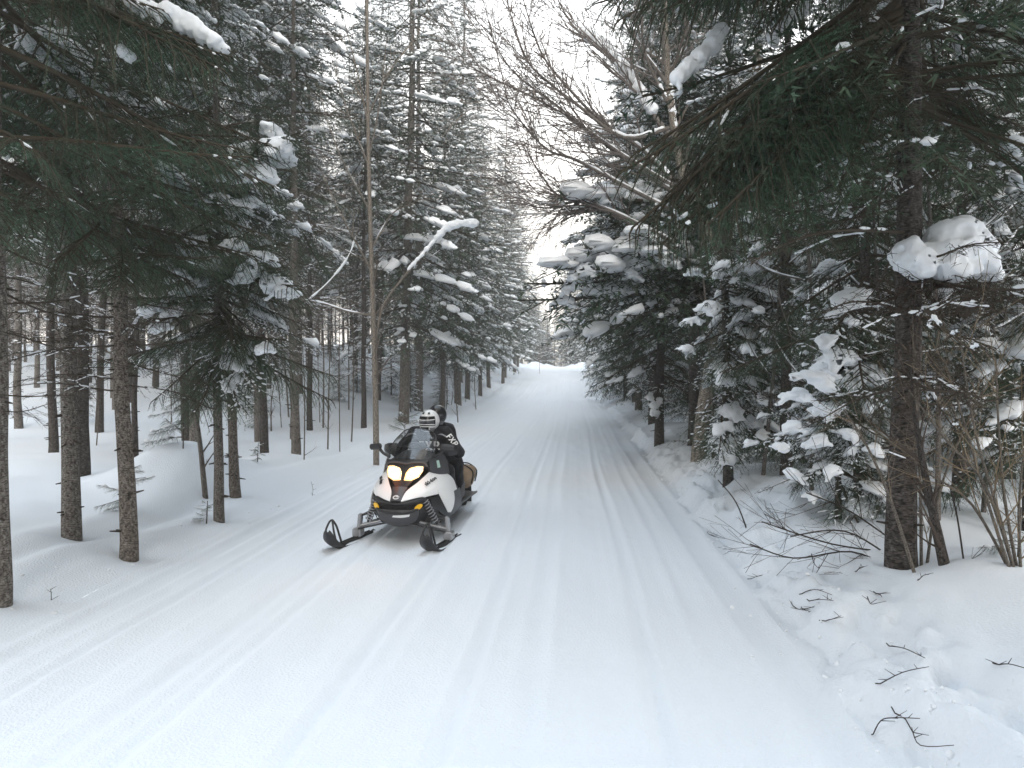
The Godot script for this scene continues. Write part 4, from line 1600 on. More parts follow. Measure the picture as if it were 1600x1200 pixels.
func rider(label: String, at: Transform3D, o: Dictionary) -> Node3D:
	var t := thing("person", label, "person")
	t.transform = at
	var hip: Vector3 = o.hip
	var chest: Vector3 = o.chest
	var neck: Vector3 = o.neck
	var head: Vector3 = o.head
	var b := []
	b.append([hip + V(0.09, 0, 0), hip + V(-0.09, 0, 0), 0.125, 0.125])
	b.append([hip + V(0, 0.06, 0), hip.lerp(chest, 0.5), 0.15, 0.155])
	b.append([hip.lerp(chest, 0.5), chest, 0.16, 0.165])
	b.append([chest + V(0.11, 0.04, 0), chest + V(-0.11, 0.04, 0), 0.12, 0.12])
	b.append([chest, neck, 0.12, 0.075])
	b.append([neck, head, 0.068, 0.07])
	for k in 2:
		var sg := 1.0 if k == 0 else -1.0
		var sh: Vector3 = chest + V(0.195 * sg * o.get("slim", 1.0), 0.09, 0.0)
		var el: Vector3 = o.elbow[k]
		var wr: Vector3 = o.wrist[k]
		b.append([chest + V(0.1 * sg, 0.08, 0), sh, 0.1, 0.085])
		b.append([sh, el, 0.082, 0.066])
		b.append([el, wr, 0.066, 0.05])
		var kn: Vector3 = o.knee[k]
		var an: Vector3 = o.ankle[k]
		b.append([hip + V(0.09 * sg, -0.01, 0), kn, 0.115, 0.088])
		b.append([kn, an, 0.086, 0.064])
	obj("body", nets(b, 0.017, 0.016, nz_lump, 0.011), M.jacket, t)
	for k in 2:
		var sg := 1.0 if k == 0 else -1.0
		var an: Vector3 = o.ankle[k]
		var boot := [[an + V(0, 0.06, 0), an + V(0, -0.06, 0), 0.07, 0.06], [an + V(0, -0.06, -0.02), an + V(0.01 * sg, -0.075, 0.17), 0.058, 0.046]]
		obj("boot", nets(boot, 0.014, 0.012), M.boot, t)
		var wr: Vector3 = o.wrist[k]
		hand(t, wr, o.along[k], o.palm[k], sg * o.get("thumb", 1.0), o.get("curl", 0.75))
	helmet(t, Transform3D(Basis.from_euler(o.look), head + V(0, 0.04, 0.015)), o.shell, o.detail)
	return t

func build_riders(at: Vector3, yaw: float) -> void:
	var x := Transform3D(Basis(Vector3.UP, yaw) * Basis.from_scale(Vector3.ONE * 0.95), at) * DOWN
	var d := rider("driver in black with a white helmet, leaning in behind the windshield", x, {
		"hip": V(0, 0.8, -1.12), "chest": V(0.02, 1.1, -1.02), "neck": V(0.03, 1.23, -0.97), "head": V(0.035, 1.315, -0.95),
		"elbow": [V(0.4, 0.97, -0.95), V(-0.38, 0.97, -0.95)], "wrist": [V(0.36, 1.04, -0.8), V(-0.36, 1.04, -0.8)],
		"along": [V(0, 0.05, 1), V(0, 0.05, 1)], "palm": [V(0, -1, 0.1), V(0, -1, 0.1)],
		"knee": [V(0.31, 0.77, -0.72), V(-0.31, 0.77, -0.72)], "ankle": [V(0.335, 0.47, -0.9), V(-0.335, 0.47, -0.9)],
		"look": V(0.04, -0.16, 0.0), "shell": M.helmet_white, "detail": M.helmet_white, "thumb": -1.0})
	# white print on chest and sleeve
	letters("FXR", 0.15, M.print_white, d, Transform3D(Basis(Vector3.UP, 0.1) * Basis(Vector3.RIGHT, 0.15), V(0.06, 1.06, -0.835)), "chest_print")
	var arm_v := V(0.2, -0.22, 0.07).normalized()
	var arm_n := V(0.42, 0.22, 0.88)
	arm_n = (arm_n - arm_v * arm_n.dot(arm_v)).normalized()
	letters("FXR", 0.1, M.print_white, d, Transform3D(Basis(arm_v, arm_n.cross(arm_v), arm_n), V(0.31, 1.085, -0.985) + arm_n * 0.088), "sleeve_print")
	for sg in [1.0, -1.0]:
		var sp := Surf.new()
		sp.patch([[V(0.12, 1.222, -0.955), V(0.19, 1.222, -0.945), V(0.25, 1.19, -0.94)], [V(0.13, 1.19, -0.905), V(0.2, 1.19, -0.9), V(0.262, 1.155, -0.905)]], 6, 6, 0.004)
		obj("shoulder_print", sp if sg > 0 else sp.mirrored(), M.grey, d)
	rider("passenger in black with a black helmet, mostly hidden behind the driver", x, {
		"hip": V(0, 0.88, -1.56), "chest": V(-0.02, 1.11, -1.5), "neck": V(-0.01, 1.25, -1.46), "head": V(0.0, 1.355, -1.43), "slim": 0.72,
		"elbow": [V(0.25, 0.93, -1.47), V(-0.27, 0.93, -1.47)], "wrist": [V(0.29, 0.8, -1.33), V(-0.29, 0.8, -1.33)],
		"along": [V(-0.1, -0.6, 0.7), V(0.1, -0.6, 0.7)], "palm": [V(-1, -0.1, -0.2), V(1, -0.1, -0.2)],
		"knee": [V(0.3, 0.82, -1.2), V(-0.3, 0.82, -1.2)], "ankle": [V(0.33, 0.47, -1.28), V(-0.33, 0.47, -1.28)],
		"look": V(0.0, 0.1, 0.0), "shell": M.helmet_black, "detail": M.helmet_black})
	# bag hung at the seat's left side
	var s := Surf.new()
	s.blob(Vector3.ZERO, Basis.from_scale(Vector3(0.13, 0.17, 0.24)), 22, 16, nz_blob, 0.2, 40.0, 0.85)
	for k in s.v.size():
		var p := s.v[k]
		s.v[k] = Vector3(clampf(p.x, -0.11, 0.11), clampf(p.y, -0.13, 0.15), clampf(p.z, -0.2, 0.21))
	var bag := obj("saddle_bag", s, M.canvas, null, x * Transform3D(Basis(Vector3.BACK, -0.2), V(0.29, 0.56, -1.76)))
	tag(bag, "tan canvas bag hanging at the snowmobile's side behind the riders", "bag")
	for z in [-0.1, 0.11]:
		var st := Surf.new()
		tube_path(st, [V(-0.1, 0.16, z), V(0.0, 0.165, z), V(0.112, 0.1, z), V(0.118, -0.05, z)], 0.009, 5, 4)
		obj("strap", st, M.rubber, bag)

# ------------------------------------------------------------------ leafless trees and small growth
# one limb of a leafless tree as a part: a bent stem through the given places, twigs, snow lying on stretches of it
func bare_limb(t: Node3D, called: String, pts: Array, r0: float, r1: float, m: Material, rng: RandomNumberGenerator, twigs: int, twig_len: float, depth: int, snow: Array, col := Color(0.13, 0.11, 0.095), thin := 0.0018) -> void:
	var q := smooth_path(pts, 5)
	for k in q.size():
		q[k] -= t.position
	var rad := PackedFloat32Array()
	for k in q.size():
		rad.append(lerpf(r0, r1, float(k) / (q.size() - 1)))
	var w := Surf.new()
	var tw := Surf.new()
	var sn := Surf.new()
	w.tube(q, rad, 12 if r0 > 0.03 else 7, Color.WHITE, 0.1, nz_fine)
	for k in twigs:
		var f := rng.randf_range(0.15, 1.0)
		var n := mini(int(f * q.size()), q.size() - 2)
		var d := (q[n + 1] - q[n]).normalized()
		var ax := d.cross(Vector3(rng.randf_range(-1, 1), rng.randf_range(-1, 1), rng.randf_range(-1, 1))).normalized()
		limb(tw, sn, q[n], d.rotated(ax, rng.randf_range(0.3, 0.9)), twig_len * rng.randf_range(0.5, 1.3), maxf(rad[n] * 0.5, maxf(0.0035, thin * 1.6)), depth, rng, {"col": col, "snow": 0.25, "kids": 4, "wander": 0.12, "rise": 0.04, "thin": thin})
	for a in snow:
		if a[2] < 0.028:
			var lying := PackedVector3Array()
			var rr := PackedFloat32Array()
			for n in range(int(a[0] * (q.size() - 1)), int(a[1] * (q.size() - 1)) + 1):
				lying.append(q[n] + Vector3(0, rad[n] * 0.7 + a[2] * 0.4, 0))
				rr.append(a[2] * rng.randf_range(0.45, 1.25))
			if lying.size() > 1:
				rr[0] *= 0.3
				rr[rr.size() - 1] *= 0.3
				sn.tube(lying, rr, 6)
			continue
		var n0 := int(a[0] * (q.size() - 1))
		var n1 := maxi(n0 + 1, int(a[1] * (q.size() - 1)))
		var bones := []
		for n in range(n0, n1):
			var up := Vector3(0, rad[n] * 0.8 + a[2] * 0.45, 0)
			bones.append([q[n] + up, q[n + 1] + up, a[2] * rng.randf_range(0.75, 1.2), a[2] * rng.randf_range(0.75, 1.2)])
		sn.add(nets(bones, a[2] * 0.35, a[2] * 0.3, nz_lump, a[2] * 0.5), Transform3D())
	put(called, mesh_of([[w, m], [tw, M.twig], [sn, M.snow]]), t)

func pxs(list: Array, depth: float, rng: RandomNumberGenerator, jitter := 0.35) -> Array:
	var o := []
	var dd := depth
	for q in list:
		o.append(wp(q[0], q[1], dd))
		dd += rng.randf_range(-jitter, jitter)
	return o

func bare_trees() -> void:
	var rng := RandomNumberGenerator.new()
	rng.seed = 31
	# pale thin tree left of the riders
	var b := gp(588, 726)
	var d := -b.z
	var t := thing("birch_tree", "slender pale-barked leafless tree with one snow-loaded limb, left of the snowmobile", "tree", b)
	bare_limb(t, "trunk", [b + Vector3(0, -0.3, 0), wp(587, 640, d), wp(584, 520, d), wp(580, 400, d), wp(576, 250, d), wp(574, 100, d), wp(573, -80, d)], 0.062, 0.026, M.bark_pale, rng, 6, 0.8, 1, [])
	bare_limb(t, "limb", pxs([[587, 535], [598, 480], [625, 440], [660, 400], [695, 362], [720, 352], [744, 352]], d, rng, 0.1), 0.03, 0.012, M.bark_pale, rng, 6, 0.5, 1, [[0.42, 0.62, 0.035], [0.6, 1.0, 0.06]])
	bare_limb(t, "limb", pxs([[585, 493], [545, 487], [505, 474], [470, 468]], d, rng, 0.1), 0.02, 0.009, M.bark_pale, rng, 5, 0.5, 1, [[0.2, 0.95, 0.022]])
	bare_limb(t, "limb", pxs([[482, 470], [515, 440], [545, 400], [560, 355]], d, rng, 0.1), 0.014, 0.006, M.bark_pale, rng, 4, 0.4, 1, [[0.05, 0.9, 0.022]])
	for l in [[[578, 330], [530, 240], [500, 150]], [[577, 260], [545, 180], [515, 80]], [[577, 240], [592, 170], [604, 60]], [[579, 420], [530, 330], [500, 262]], [[580, 390], [612, 335], [645, 318]], [[576, 200], [560, 120], [535, 20]], [[576, 180], [610, 110], [650, 60]]]:
		bare_limb(t, "limb", pxs(l, d, rng), 0.02, 0.006, M.bark_pale, rng, 5, 0.6, 1, [[0.15, 0.4, 0.012]], Color(0.24, 0.2, 0.16), 0.003)
	# bare tree behind the snow-clumped fir on the left
	b = gp(402, 690)
	d = -b.z
	t = thing("bare_tree", "thin grey leafless tree rising out of the snow-clumped fir on the left", "tree", b)
	bare_limb(t, "trunk", [b + Vector3(0, -0.3, 0), wp(400, 560, d), wp(396, 380, d), wp(400, 180, d), wp(405, -60, d)], 0.07, 0.04, M.bark_limb, rng, 4, 0.8, 1, [])
	for l in [[[402, 150], [450, 108], [500, 75], [560, 50]], [[404, 78], [440, 62], [520, 52]], [[375, 165], [430, 130], [480, 112]], [[400, 190], [440, 150], [470, 95], [490, 20]], [[398, 240], [450, 225], [500, 190], [560, 150]], [[400, 120], [425, 40], [435, -30]]]:
		bare_limb(t, "limb", pxs(l, d, rng), 0.026, 0.008, M.bark_limb, rng, 7, 0.9, 1, [[0.1, 0.6, 0.018]], Color(0.2, 0.175, 0.16), 0.0028)
	# pale leaning birch
	b = gp(1088, 722)
	d = -b.z
	t = thing("birch_tree", "pale leaning birch on the right, its bare snow-loaded limbs fanned across the sky", "tree", b)
	bare_limb(t, "trunk", [b + Vector3(0, -0.3, 0), wp(1100, 640, d), wp(1117, 540, d), wp(1138, 430, d), wp(1160, 300, d), wp(1180, 130, d), wp(1195, -60, d)], 0.135, 0.07, M.bark_pale, rng, 5, 1.0, 1, [])
	for l in [[[1150, 360], [1110, 300], [1080, 280]], [[1165, 260], [1210, 200], [1240, 120]], [[1175, 170], [1130, 90], [1110, 10]]]:
		bare_limb(t, "limb", pxs(l, d, rng), 0.04, 0.01, M.bark_limb, rng, 8, 1.0, 2, [[0.2, 0.7, 0.04]])
	# its left fork carries the limbs that cross the sky
	bare_limb(t, "fork", [wp(1136, 440, d), wp(1105, 360, d), wp(1066, 270, d), wp(1048, 160, d), wp(1040, 60, d), wp(1036, -90, d)], 0.085, 0.05, M.bark_pale, rng, 8, 1.0, 1, [[0.55, 0.66, 0.05]])
	var limbs := [[[1047, 215], [1000, 150], [965, 100], [935, 70], [895, 40], [862, -20]], [[1050, 280], [1005, 235], [940, 190], [890, 140], [850, 90], [830, 40], [815, -10]], [[1050, 290], [985, 250], [920, 205], [870, 165], [800, 110], [765, 50]], [[1052, 300], [985, 255], [900, 192], [837, 154], [775, 125], [728, 100]], [[1052, 330], [975, 290], [900, 250], [854, 233], [808, 182], [790, 150]], [[1045, 200], [975, 215], [900, 162], [867, 137], [825, 96], [800, 30], [790, -10]], [[1055, 380], [960, 332], [900, 312], [870, 304], [842, 268], [825, 240]], [[1055, 390], [950, 332], [900, 322], [850, 325], [815, 318]], [[1042, 130], [990, 60], [960, 0]], [[1043, 160], [1010, 90], [1000, 20]], [[1043, 120], [1075, 60], [1090, -10]]]
	var n := 0
	for l in limbs:
		bare_limb(t, "limb", pxs(l, d, rng, 0.3), 0.05 if n == 0 else 0.036, 0.008, M.bark_limb, rng, 26 if n < 8 else 12, 1.3, 2, [[0.12, 0.42, 0.085], [0.46, 0.74, 0.085]] if n == 0 else ([[0.0, 0.4, 0.025]] if n % 2 == 0 else [[0.05, 0.2, 0.03]]), Color(0.2, 0.175, 0.16), 0.0052)
		n += 1

var heap_depth := 5.75

# slim leafless saplings whose snow-lined branches cross in front of the firs
func bare_saplings() -> void:
	var rng := RandomNumberGenerator.new()
	rng.seed = 63
	var list := [[505, 668, 6.0, "slim leafless sapling behind the pale birch's snow-lined limbs"], [452, 652, 6.5, "leafless sapling with upswept twigs deep left of the pale birch"], [625, 655, 6.0, "leafless sapling between the pale birch and the tall grey spruce"], [700, 632, 5.5, "leafless sapling right of the tall grey spruce"], [545, 640, 7.0, "tall leafless sapling in the gap left of the pale birch"],
		[1190, 742, 5.0, "leafless sapling with snow-lined twigs before the snow-laden firs"], [1268, 765, 4.6, "leafless sapling just left of the snow-capped young fir"], [1372, 800, 4.2, "leafless sapling tucked between the young fir and the thickest dark trunk"], [1465, 812, 4.5, "leafless sapling behind the dark leaning stem"], [1535, 800, 4.4, "leafless sapling among the firs near the right edge"], [1115, 715, 5.0, "leafless sapling beside the pale leaning birch"]]
	for q in list:
		var b := gp(q[0], q[1])
		var t := thing("bare_sapling", q[3], "sapling", b)
		var lean := Vector3(rng.randf_range(-0.12, 0.12), 1, rng.randf_range(-0.05, 0.05))
		var h: float = q[2]
		bare_limb(t, "stem", [b - Vector3(0, 0.2, 0), b + lean * h * 0.35 + Vector3(0.05, 0, 0), b + lean * h * 0.7, b + lean * h], 0.028, 0.006, M.bark_limb, rng, 3, 0.4, 1, [], Color(0.18, 0.155, 0.14), 0.0025)
		for k in 8:
			var y := h * (0.25 + 0.085 * k)
			var az := rng.randf() * TAU
			var out := Vector3(cos(az), rng.randf_range(0.25, 0.8), sin(az) * 0.7) * rng.randf_range(0.7, 1.5) * (1.1 - 0.08 * k)
			var p := b + lean * y
			bare_limb(t, "limb", [p, p + out * 0.5 + Vector3(0, -0.05, 0), p + out], 0.012, 0.004, M.bark_limb, rng, 4, 0.45, 1, [[0.1, 0.75, 0.013]], Color(0.18, 0.155, 0.14), 0.0025)

func aim(t: Node3D, y: float, tip: Vector3, g: Bough, roll := 0.0) -> void:
	var v := tip - (t.position + Vector3(0, y, 0))
	put("bough", g.mesh, t, place_bough(atan2(v.x, v.z), asin(v.y / v.length()) + 0.2, v.length(), Vector3(0, y, 0), roll))

func snow_heap() -> void:
	var d := heap_depth
	var b := []
	for q in [[1432, 405, 24, 0], [1428, 385, 17, 0.02], [1445, 418, 17, -0.05], [1480, 372, 30, 0.12], [1505, 365, 30, 0.1], [1530, 385, 28, 0.08], [1490, 398, 26, -0.02], [1512, 395, 26, 0.0], [1540, 410, 20, 0.02], [1556, 428, 13, 0], [1500, 424, 17, -0.08], [1485, 420, 15, -0.1], [1518, 418, 16, -0.05], [1410, 400, 14, 0.1], [1462, 395, 20, 0.05]]:
		var p := wp(q[0], q[1], d + q[3])
		b.append([p, p + Vector3(0.02, 0.0, -0.16), q[2] / 1203.0 * d * 0.95, q[2] / 1203.0 * d * 0.85])
	var o := obj("snow_heap", nets(b, 0.016, 0.014, nz_lump, 0.035), M.snow)
	tag(o, "big rounded heap of snow caught beside the thickest dark trunk on the right", "snow heap")
	var rng := RandomNumberGenerator.new()
	rng.seed = 44
	var w := Surf.new()
	for k in 60:
		var p := wp(rng.randf_range(1400, 1562), rng.randf_range(428, 446), d + rng.randf_range(-0.2, 0.25))
		limb(w, w, p, Vector3(rng.randf_range(-0.7, 0.7), rng.randf_range(-1.0, 0.1), rng.randf_range(-0.6, 0.6)).normalized(), rng.randf_range(0.2, 0.5), 0.0045, 2, rng, {"col": Color(0.045, 0.033, 0.026), "kids": 4, "wander": 0.25, "rise": -0.03, "seg": 0.08, "thin": 0.0014})
	for k in 6:
		w.rod(wp(1412, 440 + 6 * k, d + 0.28), wp(rng.randf_range(1430, 1550), rng.randf_range(430, 450), d + rng.randf_range(-0.1, 0.1)), 0.014, 0.006, 6, Color(0.045, 0.035, 0.028))
	tag(stuff(obj("dead_twigs", w, M.twig)), "dark tangle of dead twigs hanging under the big snow heap", "twigs")

# lumps of snow lying on boughs, each a part of its tree: [px, py, radius in px, stretch]
func clumps(t: Node3D, list: Array, depth: float, sd: int, pool := []) -> void:
	var rng := RandomNumberGenerator.new()
	rng.seed = sd
	for q in list:
		var d: float = depth + rng.randf_range(-0.25, 0.35) + (q[4] if q.size() > 4 else 0.0)
		var r: float = q[2] / 1203.0 * d
		var c := wp(q[0], q[1], d)
		if not pool.is_empty():   # the bough that carries it
			aim(t, c.y - t.position.y + 0.22, c + (c - t.position) * Vector3(0.25, 0, 0.25) - Vector3(0, 0.04, 0), pool[rng.randi() % pool.size()])
		var b := []
		for k in 8:
			var an := rng.randf() * TAU
			var e := rng.randf_range(0.25, 1.0)
			var o := Vector3(cos(an) * q[3], 0, sin(an)) * r * e
			var fat := r * lerpf(0.55, 0.2, e) * rng.randf_range(0.7, 1.25)
			b.append([o * 0.45 + Vector3(0, r * 0.15 * (1.0 - e), 0), o + Vector3(0, -rng.randf_range(0.2, 0.9) * r * e, 0), fat * 1.2, fat * rng.randf_range(0.5, 0.9)])
		var s := nets(b, maxf(r * 0.12, 0.011), r * 0.08, nz_lump, r * 0.3)
		obj("snow_clump", s, M.snow, t, Transform3D(Basis(Vector3.BACK, rng.randf_range(-0.45, 0.45)) * Basis(Vector3.RIGHT, rng.randf_range(0.0, 0.4)) * Basis.from_scale(Vector3(1.1, 0.72, 1.1)), c - t.position))

# a ridge of snow along a bough, through given places
func ridge(t: Node3D, list: Array, depth: float, rpx: float, sd: int) -> void:
	var rng := RandomNumberGenerator.new()
	rng.seed = sd
	var q := smooth_path(pxs(list, depth, rng, 0.1), 4)
	var b := []
	var r := rpx / 1203.0 * depth
	for k in q.size() - 1:
		var w := r * rng.randf_range(0.6, 1.1)
		b.append([q[k] + Vector3(0, rng.randf_range(-0.2, 0.2) * r, rng.randf_range(-0.4, 0.4) * r), q[k + 1], w, w * rng.randf_range(0.7, 1.0)])
		if rng.randf() < 0.5:
			b.append([q[k], q[k] + Vector3(rng.randf_range(-0.5, 0.5), -1.2, rng.randf_range(-0.3, 0.3)) * r, w * 0.7, w * 0.4])
	obj("snow_ridge", nets(b, r * 0.2, r * 0.2, nz_lump, r * 0.4), M.snow, t, Transform3D(Basis(), -t.position))

func shrub(label: String, stems: Array, depth: float, r: float, m: Material, sd: int, called := "shrub", col := Color(0.2, 0.16, 0.115), twigs := 5, tl := 0.5, group := "") -> void:
	var rng := RandomNumberGenerator.new()
	rng.seed = sd
	var b := gp(stems[0][0][0], stems[0][0][1])
	var d := -b.z if depth <= 0.0 else depth
	var t := thing(called, label, "shrub" if called == "shrub" else "sapling", b, group)
	for l in stems:
		var p := pxs(l, d, rng, 0.15)
		p[0] = gp(l[0][0], l[0][1]) - Vector3(0, 0.12, 0)
		bare_limb(t, "stem", p, r, 0.005, m, rng, twigs, tl, 1, [], col)

func small_growth() -> void:
	# right bank
	shrub("dark leaning sapling trunk just right of the thickest dark trunk", [[[1481, 880], [1462, 820], [1445, 740], [1430, 650], [1421, 560]]], 0.0, 0.042, M.bark_dark, 51, "sapling", Color(0.09, 0.07, 0.055), 8)
	shrub("pale brown many-stemmed bare shrub at the right edge of the bank", [[[1590, 886], [1560, 800], [1530, 700], [1510, 600], [1500, 520]], [[1592, 886], [1540, 760], [1480, 690], [1420, 610]], [[1588, 884], [1520, 790], [1450, 740]], [[1594, 886], [1570, 780], [1560, 660], [1556, 560]], [[1596, 884], [1592, 800], [1600, 700]], [[1586, 886], [1545, 790], [1500, 640], [1475, 560]]], 0.0, 0.013, M.bark_pale, 52, "shrub", Color(0.24, 0.19, 0.13), 9, 0.6)
	shrub("bare brown stem slanting up in front of the thickest dark trunk", [[[1436, 893], [1405, 820], [1375, 740], [1345, 680], [1318, 640]]], 0.0, 0.014, M.bark_pale, 53, "sapling", Color(0.2, 0.16, 0.115), 9, 0.45)
	shrub("thin upright bare stems rising beside the thickest dark trunk", [[[1440, 882], [1438, 760], [1430, 620], [1425, 470]], [[1446, 880], [1470, 760], [1540, 600]]], 0.0, 0.013, M.bark_pale, 54, "shrub", Color(0.22, 0.17, 0.12), 9, 0.5)
	shrub("low bare brush sprawling left of the thickest dark trunk", [[[1400, 868], [1330, 862], [1240, 872], [1172, 850]], [[1395, 850], [1320, 830], [1235, 838]], [[1398, 872], [1345, 880], [1322, 893]], [[1402, 842], [1300, 850], [1190, 815]], [[1404, 830], [1330, 800], [1260, 770]]], 0.0, 0.0075, M.bark_dark, 55, "shrub", Color(0.06, 0.048, 0.04), 9, 0.45)
	shrub("bare dark stem leaning over the snow near the young fir", [[[1170, 818], [1150, 785], [1122, 750]]], 0.0, 0.009, M.bark_dark, 56, "sapling", Color(0.06, 0.05, 0.04), 2, 0.2)
	shrub("slim bare stem in the snow far right of the thickest dark trunk", [[[1509, 872], [1496, 810], [1484, 760]]], 0.0, 0.007, M.bark_dark, 57, "sapling", Color(0.06, 0.05, 0.04), 3, 0.2)
	# left
	shrub("thin curved dark sapling trunk beside the snow-clumped fir", [[[322, 778], [312, 690], [300, 610], [294, 540], [290, 440]]], 0.0, 0.04, M.bark, 61, "sapling", Color(0.1, 0.085, 0.07), 6)
	var rng := RandomNumberGenerator.new()
	rng.seed = 8
	for q in [[475, 718], [512, 702], [531, 706], [549, 690], [424, 674], [440, 668], [150, 696], [500, 660], [697, 640], [705, 632], [727, 628], [744, 640], [716, 660], [120, 640], [385, 655], [268, 660]]:
		var h := rng.randf_range(1.4, 4.2)
		var b := gp(q[0], q[1])
		var px := h / -b.z * 1203.0
		shrub("thin bare stem standing among the trunks of the left wood", [[[q[0], q[1]], [q[0] + rng.randf_range(-4, 4), q[1] - px * 0.5], [q[0] + rng.randf_range(-9, 9), q[1] - px]]], 0.0, rng.randf_range(0.012, 0.024), M.bark_brown, 70 + int(q[0]), "sapling", Color(0.09, 0.07, 0.055), 5, 0.4, "thin stems in the left wood")
	# fir seedlings poking out of the snow
	for q in [[205, 800, 0.5, "small fir seedling half hidden behind the brown scarred trunk"], [402, 722, 0.28, "small fir tip standing in the snow right of the torn-barked spruce"], [322, 818, 0.22, "fir sprig lying in the snow at the foot of the snow-clumped fir"], [632, 700, 0.75, "snowy fir seedling behind the windshield of the snowmobile"], [286, 700, 0.8, "fir seedling with sparse boughs between the left trunks"], [1590, 870, 0.3, "small green fir sprig at the foot of the pale brown shrub"]]:
		var b := gp(q[0], q[1])
		var t := thing("fir_seedling", q[3], "seedling", b)
		var st := Surf.new()
		st.rod(Vector3(0, -0.1, 0), Vector3(0.02, q[2] * 1.2, 0), 0.01, 0.004, 6, Color(0.07, 0.055, 0.045))
		obj("stem", st, M.twig, t)
		for k in 11:
			var pool: Array = near_snowy if k % 3 == 0 else near_live
			put("bough", pool[rng.randi() % 4].mesh, t, place_bough(rng.randf() * TAU, rng.randf_range(-0.1, 0.6), q[2] * rng.randf_range(0.55, 0.95) * (1.0 - 0.05 * k), Vector3(0, q[2] * (0.2 + 0.085 * k), 0)))
	var snag := gp(843, 584)
	var t := thing("dead_sapling", "small reddish dead sapling by the snow heaps where the trail ends", "sapling", snag)
	var st := Surf.new()
	st.rod(Vector3(0, -0.2, 0), Vector3(0, 2.6, 0), 0.02, 0.008, 6, Color(0.24, 0.1, 0.08))
	obj("stem", st, M.twig, t)
	for k in 12:
		var g := make_dead(900 + k % 3, 0.0, 1.0, false, Color(0.2, 0.08, 0.06))
		put("branch", mesh_of([[g.bark, M.twig]]), t, place_bough(k * 2.4, 0.2, 0.5, Vector3(0, 0.8 + 0.15 * k, 0)))

func sticks() -> void:
	var list := [
		[[[1385, 1007], [1412, 1024], [1445, 1049]], "crooked twig lying mid-bank on the right snow"], [[[1368, 1070], [1410, 1063], [1451, 1063]], "level twig lying on the right snow below the crooked one"],
		[[[1393, 1107], [1422, 1150], [1438, 1188], [1490, 1199]], "longest dark stick lying at the lower right of the bank"], [[[1362, 1150], [1376, 1139], [1398, 1144], [1437, 1155]], "bowed twig crossing the longest dark stick"],
		[[[1551, 1038], [1575, 1050], [1606, 1068]], "twig entering from the right edge of the picture"], [[[1234, 940], [1245, 960], [1262, 970], [1264, 980]], "kinked twig on the rim of the snow bank"],
		[[[1252, 950], [1262, 960], [1273, 963]], "short twig beside the kinked one on the rim"], [[[1280, 971], [1300, 977], [1314, 979]], "short flat twig right of the kinked one"],
		[[[1249, 930], [1272, 930], [1300, 946]], "arched twig above the kinked one on the bank"], [[[1261, 938], [1280, 946], [1302, 955]], "straight twig just under the arched one"],
		[[[1355, 932], [1360, 943], [1367, 953]], "stubby dark twig standing in front of the thickest trunk"], [[[1365, 926], [1374, 937], [1378, 950]], "thin curved twig beside the stubby dark one"],
		[[[1268, 865], [1272, 880], [1280, 897]], "dark twig stuck upright left of the low bare brush"], [[[1168, 906], [1180, 909], [1192, 911]], "short twig at the edge of the trail on the right"],
		[[[1105, 833], [1118, 845], [1133, 852]], "small forked twig by the trail edge below the firs"], [[[1433, 908], [1442, 909], [1451, 914]], "tiny twig in the snow right of the thickest trunk"],
		[[[1336, 894], [1343, 896], [1350, 900]], "tiny twig in the snow left of the thickest trunk"], [[[80, 938], [80, 928], [79, 920]], "short stub poking out of the snow at the far left"], [[[487, 775], [489, 765], [486, 752]], "thin grass-like stem in the snow left of the snowmobile"]]
	var rng := RandomNumberGenerator.new()
	rng.seed = 12
	for q in list:
		var p := []
		for k in q[0].size():
			var e: Array = q[0][k]
			p.append(gp(e[0], e[1]) + Vector3(0, 0.012 + (0.03 * k if k > 0 else -0.02), 0))
		var a: Vector3 = p[0]
		if q[1].contains("stub poking") or q[1].contains("grass-like") or q[1].contains("upright") or q[1].contains("standing"):
			var foot: int = 0 if q[0][0][1] > q[0][-1][1] else q[0].size() - 1
			a = p[foot]
			for k in p.size():
				var e: Array = q[0][k]
				p[k] = wp(e[0], e[1], -a.z)
			p[foot] = a - Vector3(0, 0.03, 0)
		var w := Surf.new()
		var path := smooth_path(p, 4)
		var rr := PackedFloat32Array()
		for k in path.size():
			if absf(p[0].y - p[-1].y) < 0.25:
				path[k].y = maxf(path[k].y, height(path[k].x, path[k].z) + 0.008)
			path[k] -= a
			rr.append(0.0036 * (1.0 - 0.55 * k / path.size()))
		w.tube(path, rr, 6, Color(0.035, 0.027, 0.022), 0.25, nz_fine)
		for k in 4:
			var n := rng.randi_range(2, path.size() - 2)
			w.rod(path[n], path[n] + Vector3(rng.randf_range(-0.07, 0.07), rng.randf_range(0.0, 0.035), rng.randf_range(-0.05, 0.06)), 0.0024, 0.0012, 4, Color(0.035, 0.027, 0.022))
		var o := obj("twig", w, M.twig, null, Transform3D(Basis(), a))
		tag(o, q[1], "twig")

func crumbs() -> void:
	var rng := RandomNumberGenerator.new()
	rng.seed = 3
	var s := Surf.new()
	for k in 260:
		var d := 3.4 + 16.0 * pow(rng.randf(), 1.6)
		var x := trail_x(d) + 2.92 + rng.randfn(0.0, 0.16)
		if rng.randf() < 0.16:
			x = trail_x(d) - 2.9 + rng.randfn(0.0, 0.3)
		var r := rng.randf_range(0.004, 0.013) * (1.7 if rng.randf() < 0.06 else 1.0)
		s.blob(on(x, -d, r * 0.25), Basis(Vector3.UP, rng.randf() * TAU) * Basis.from_scale(Vector3(r * rng.randf_range(0.8, 1.5), r, r)), 7, 5, nz_blob, 0.6, rng.randf() * 900.0, 0.8)
	tag(stuff(obj("snow_crumbs", s, M.snow)), "loose crumbs of snow along the edges of the trail", "snow")

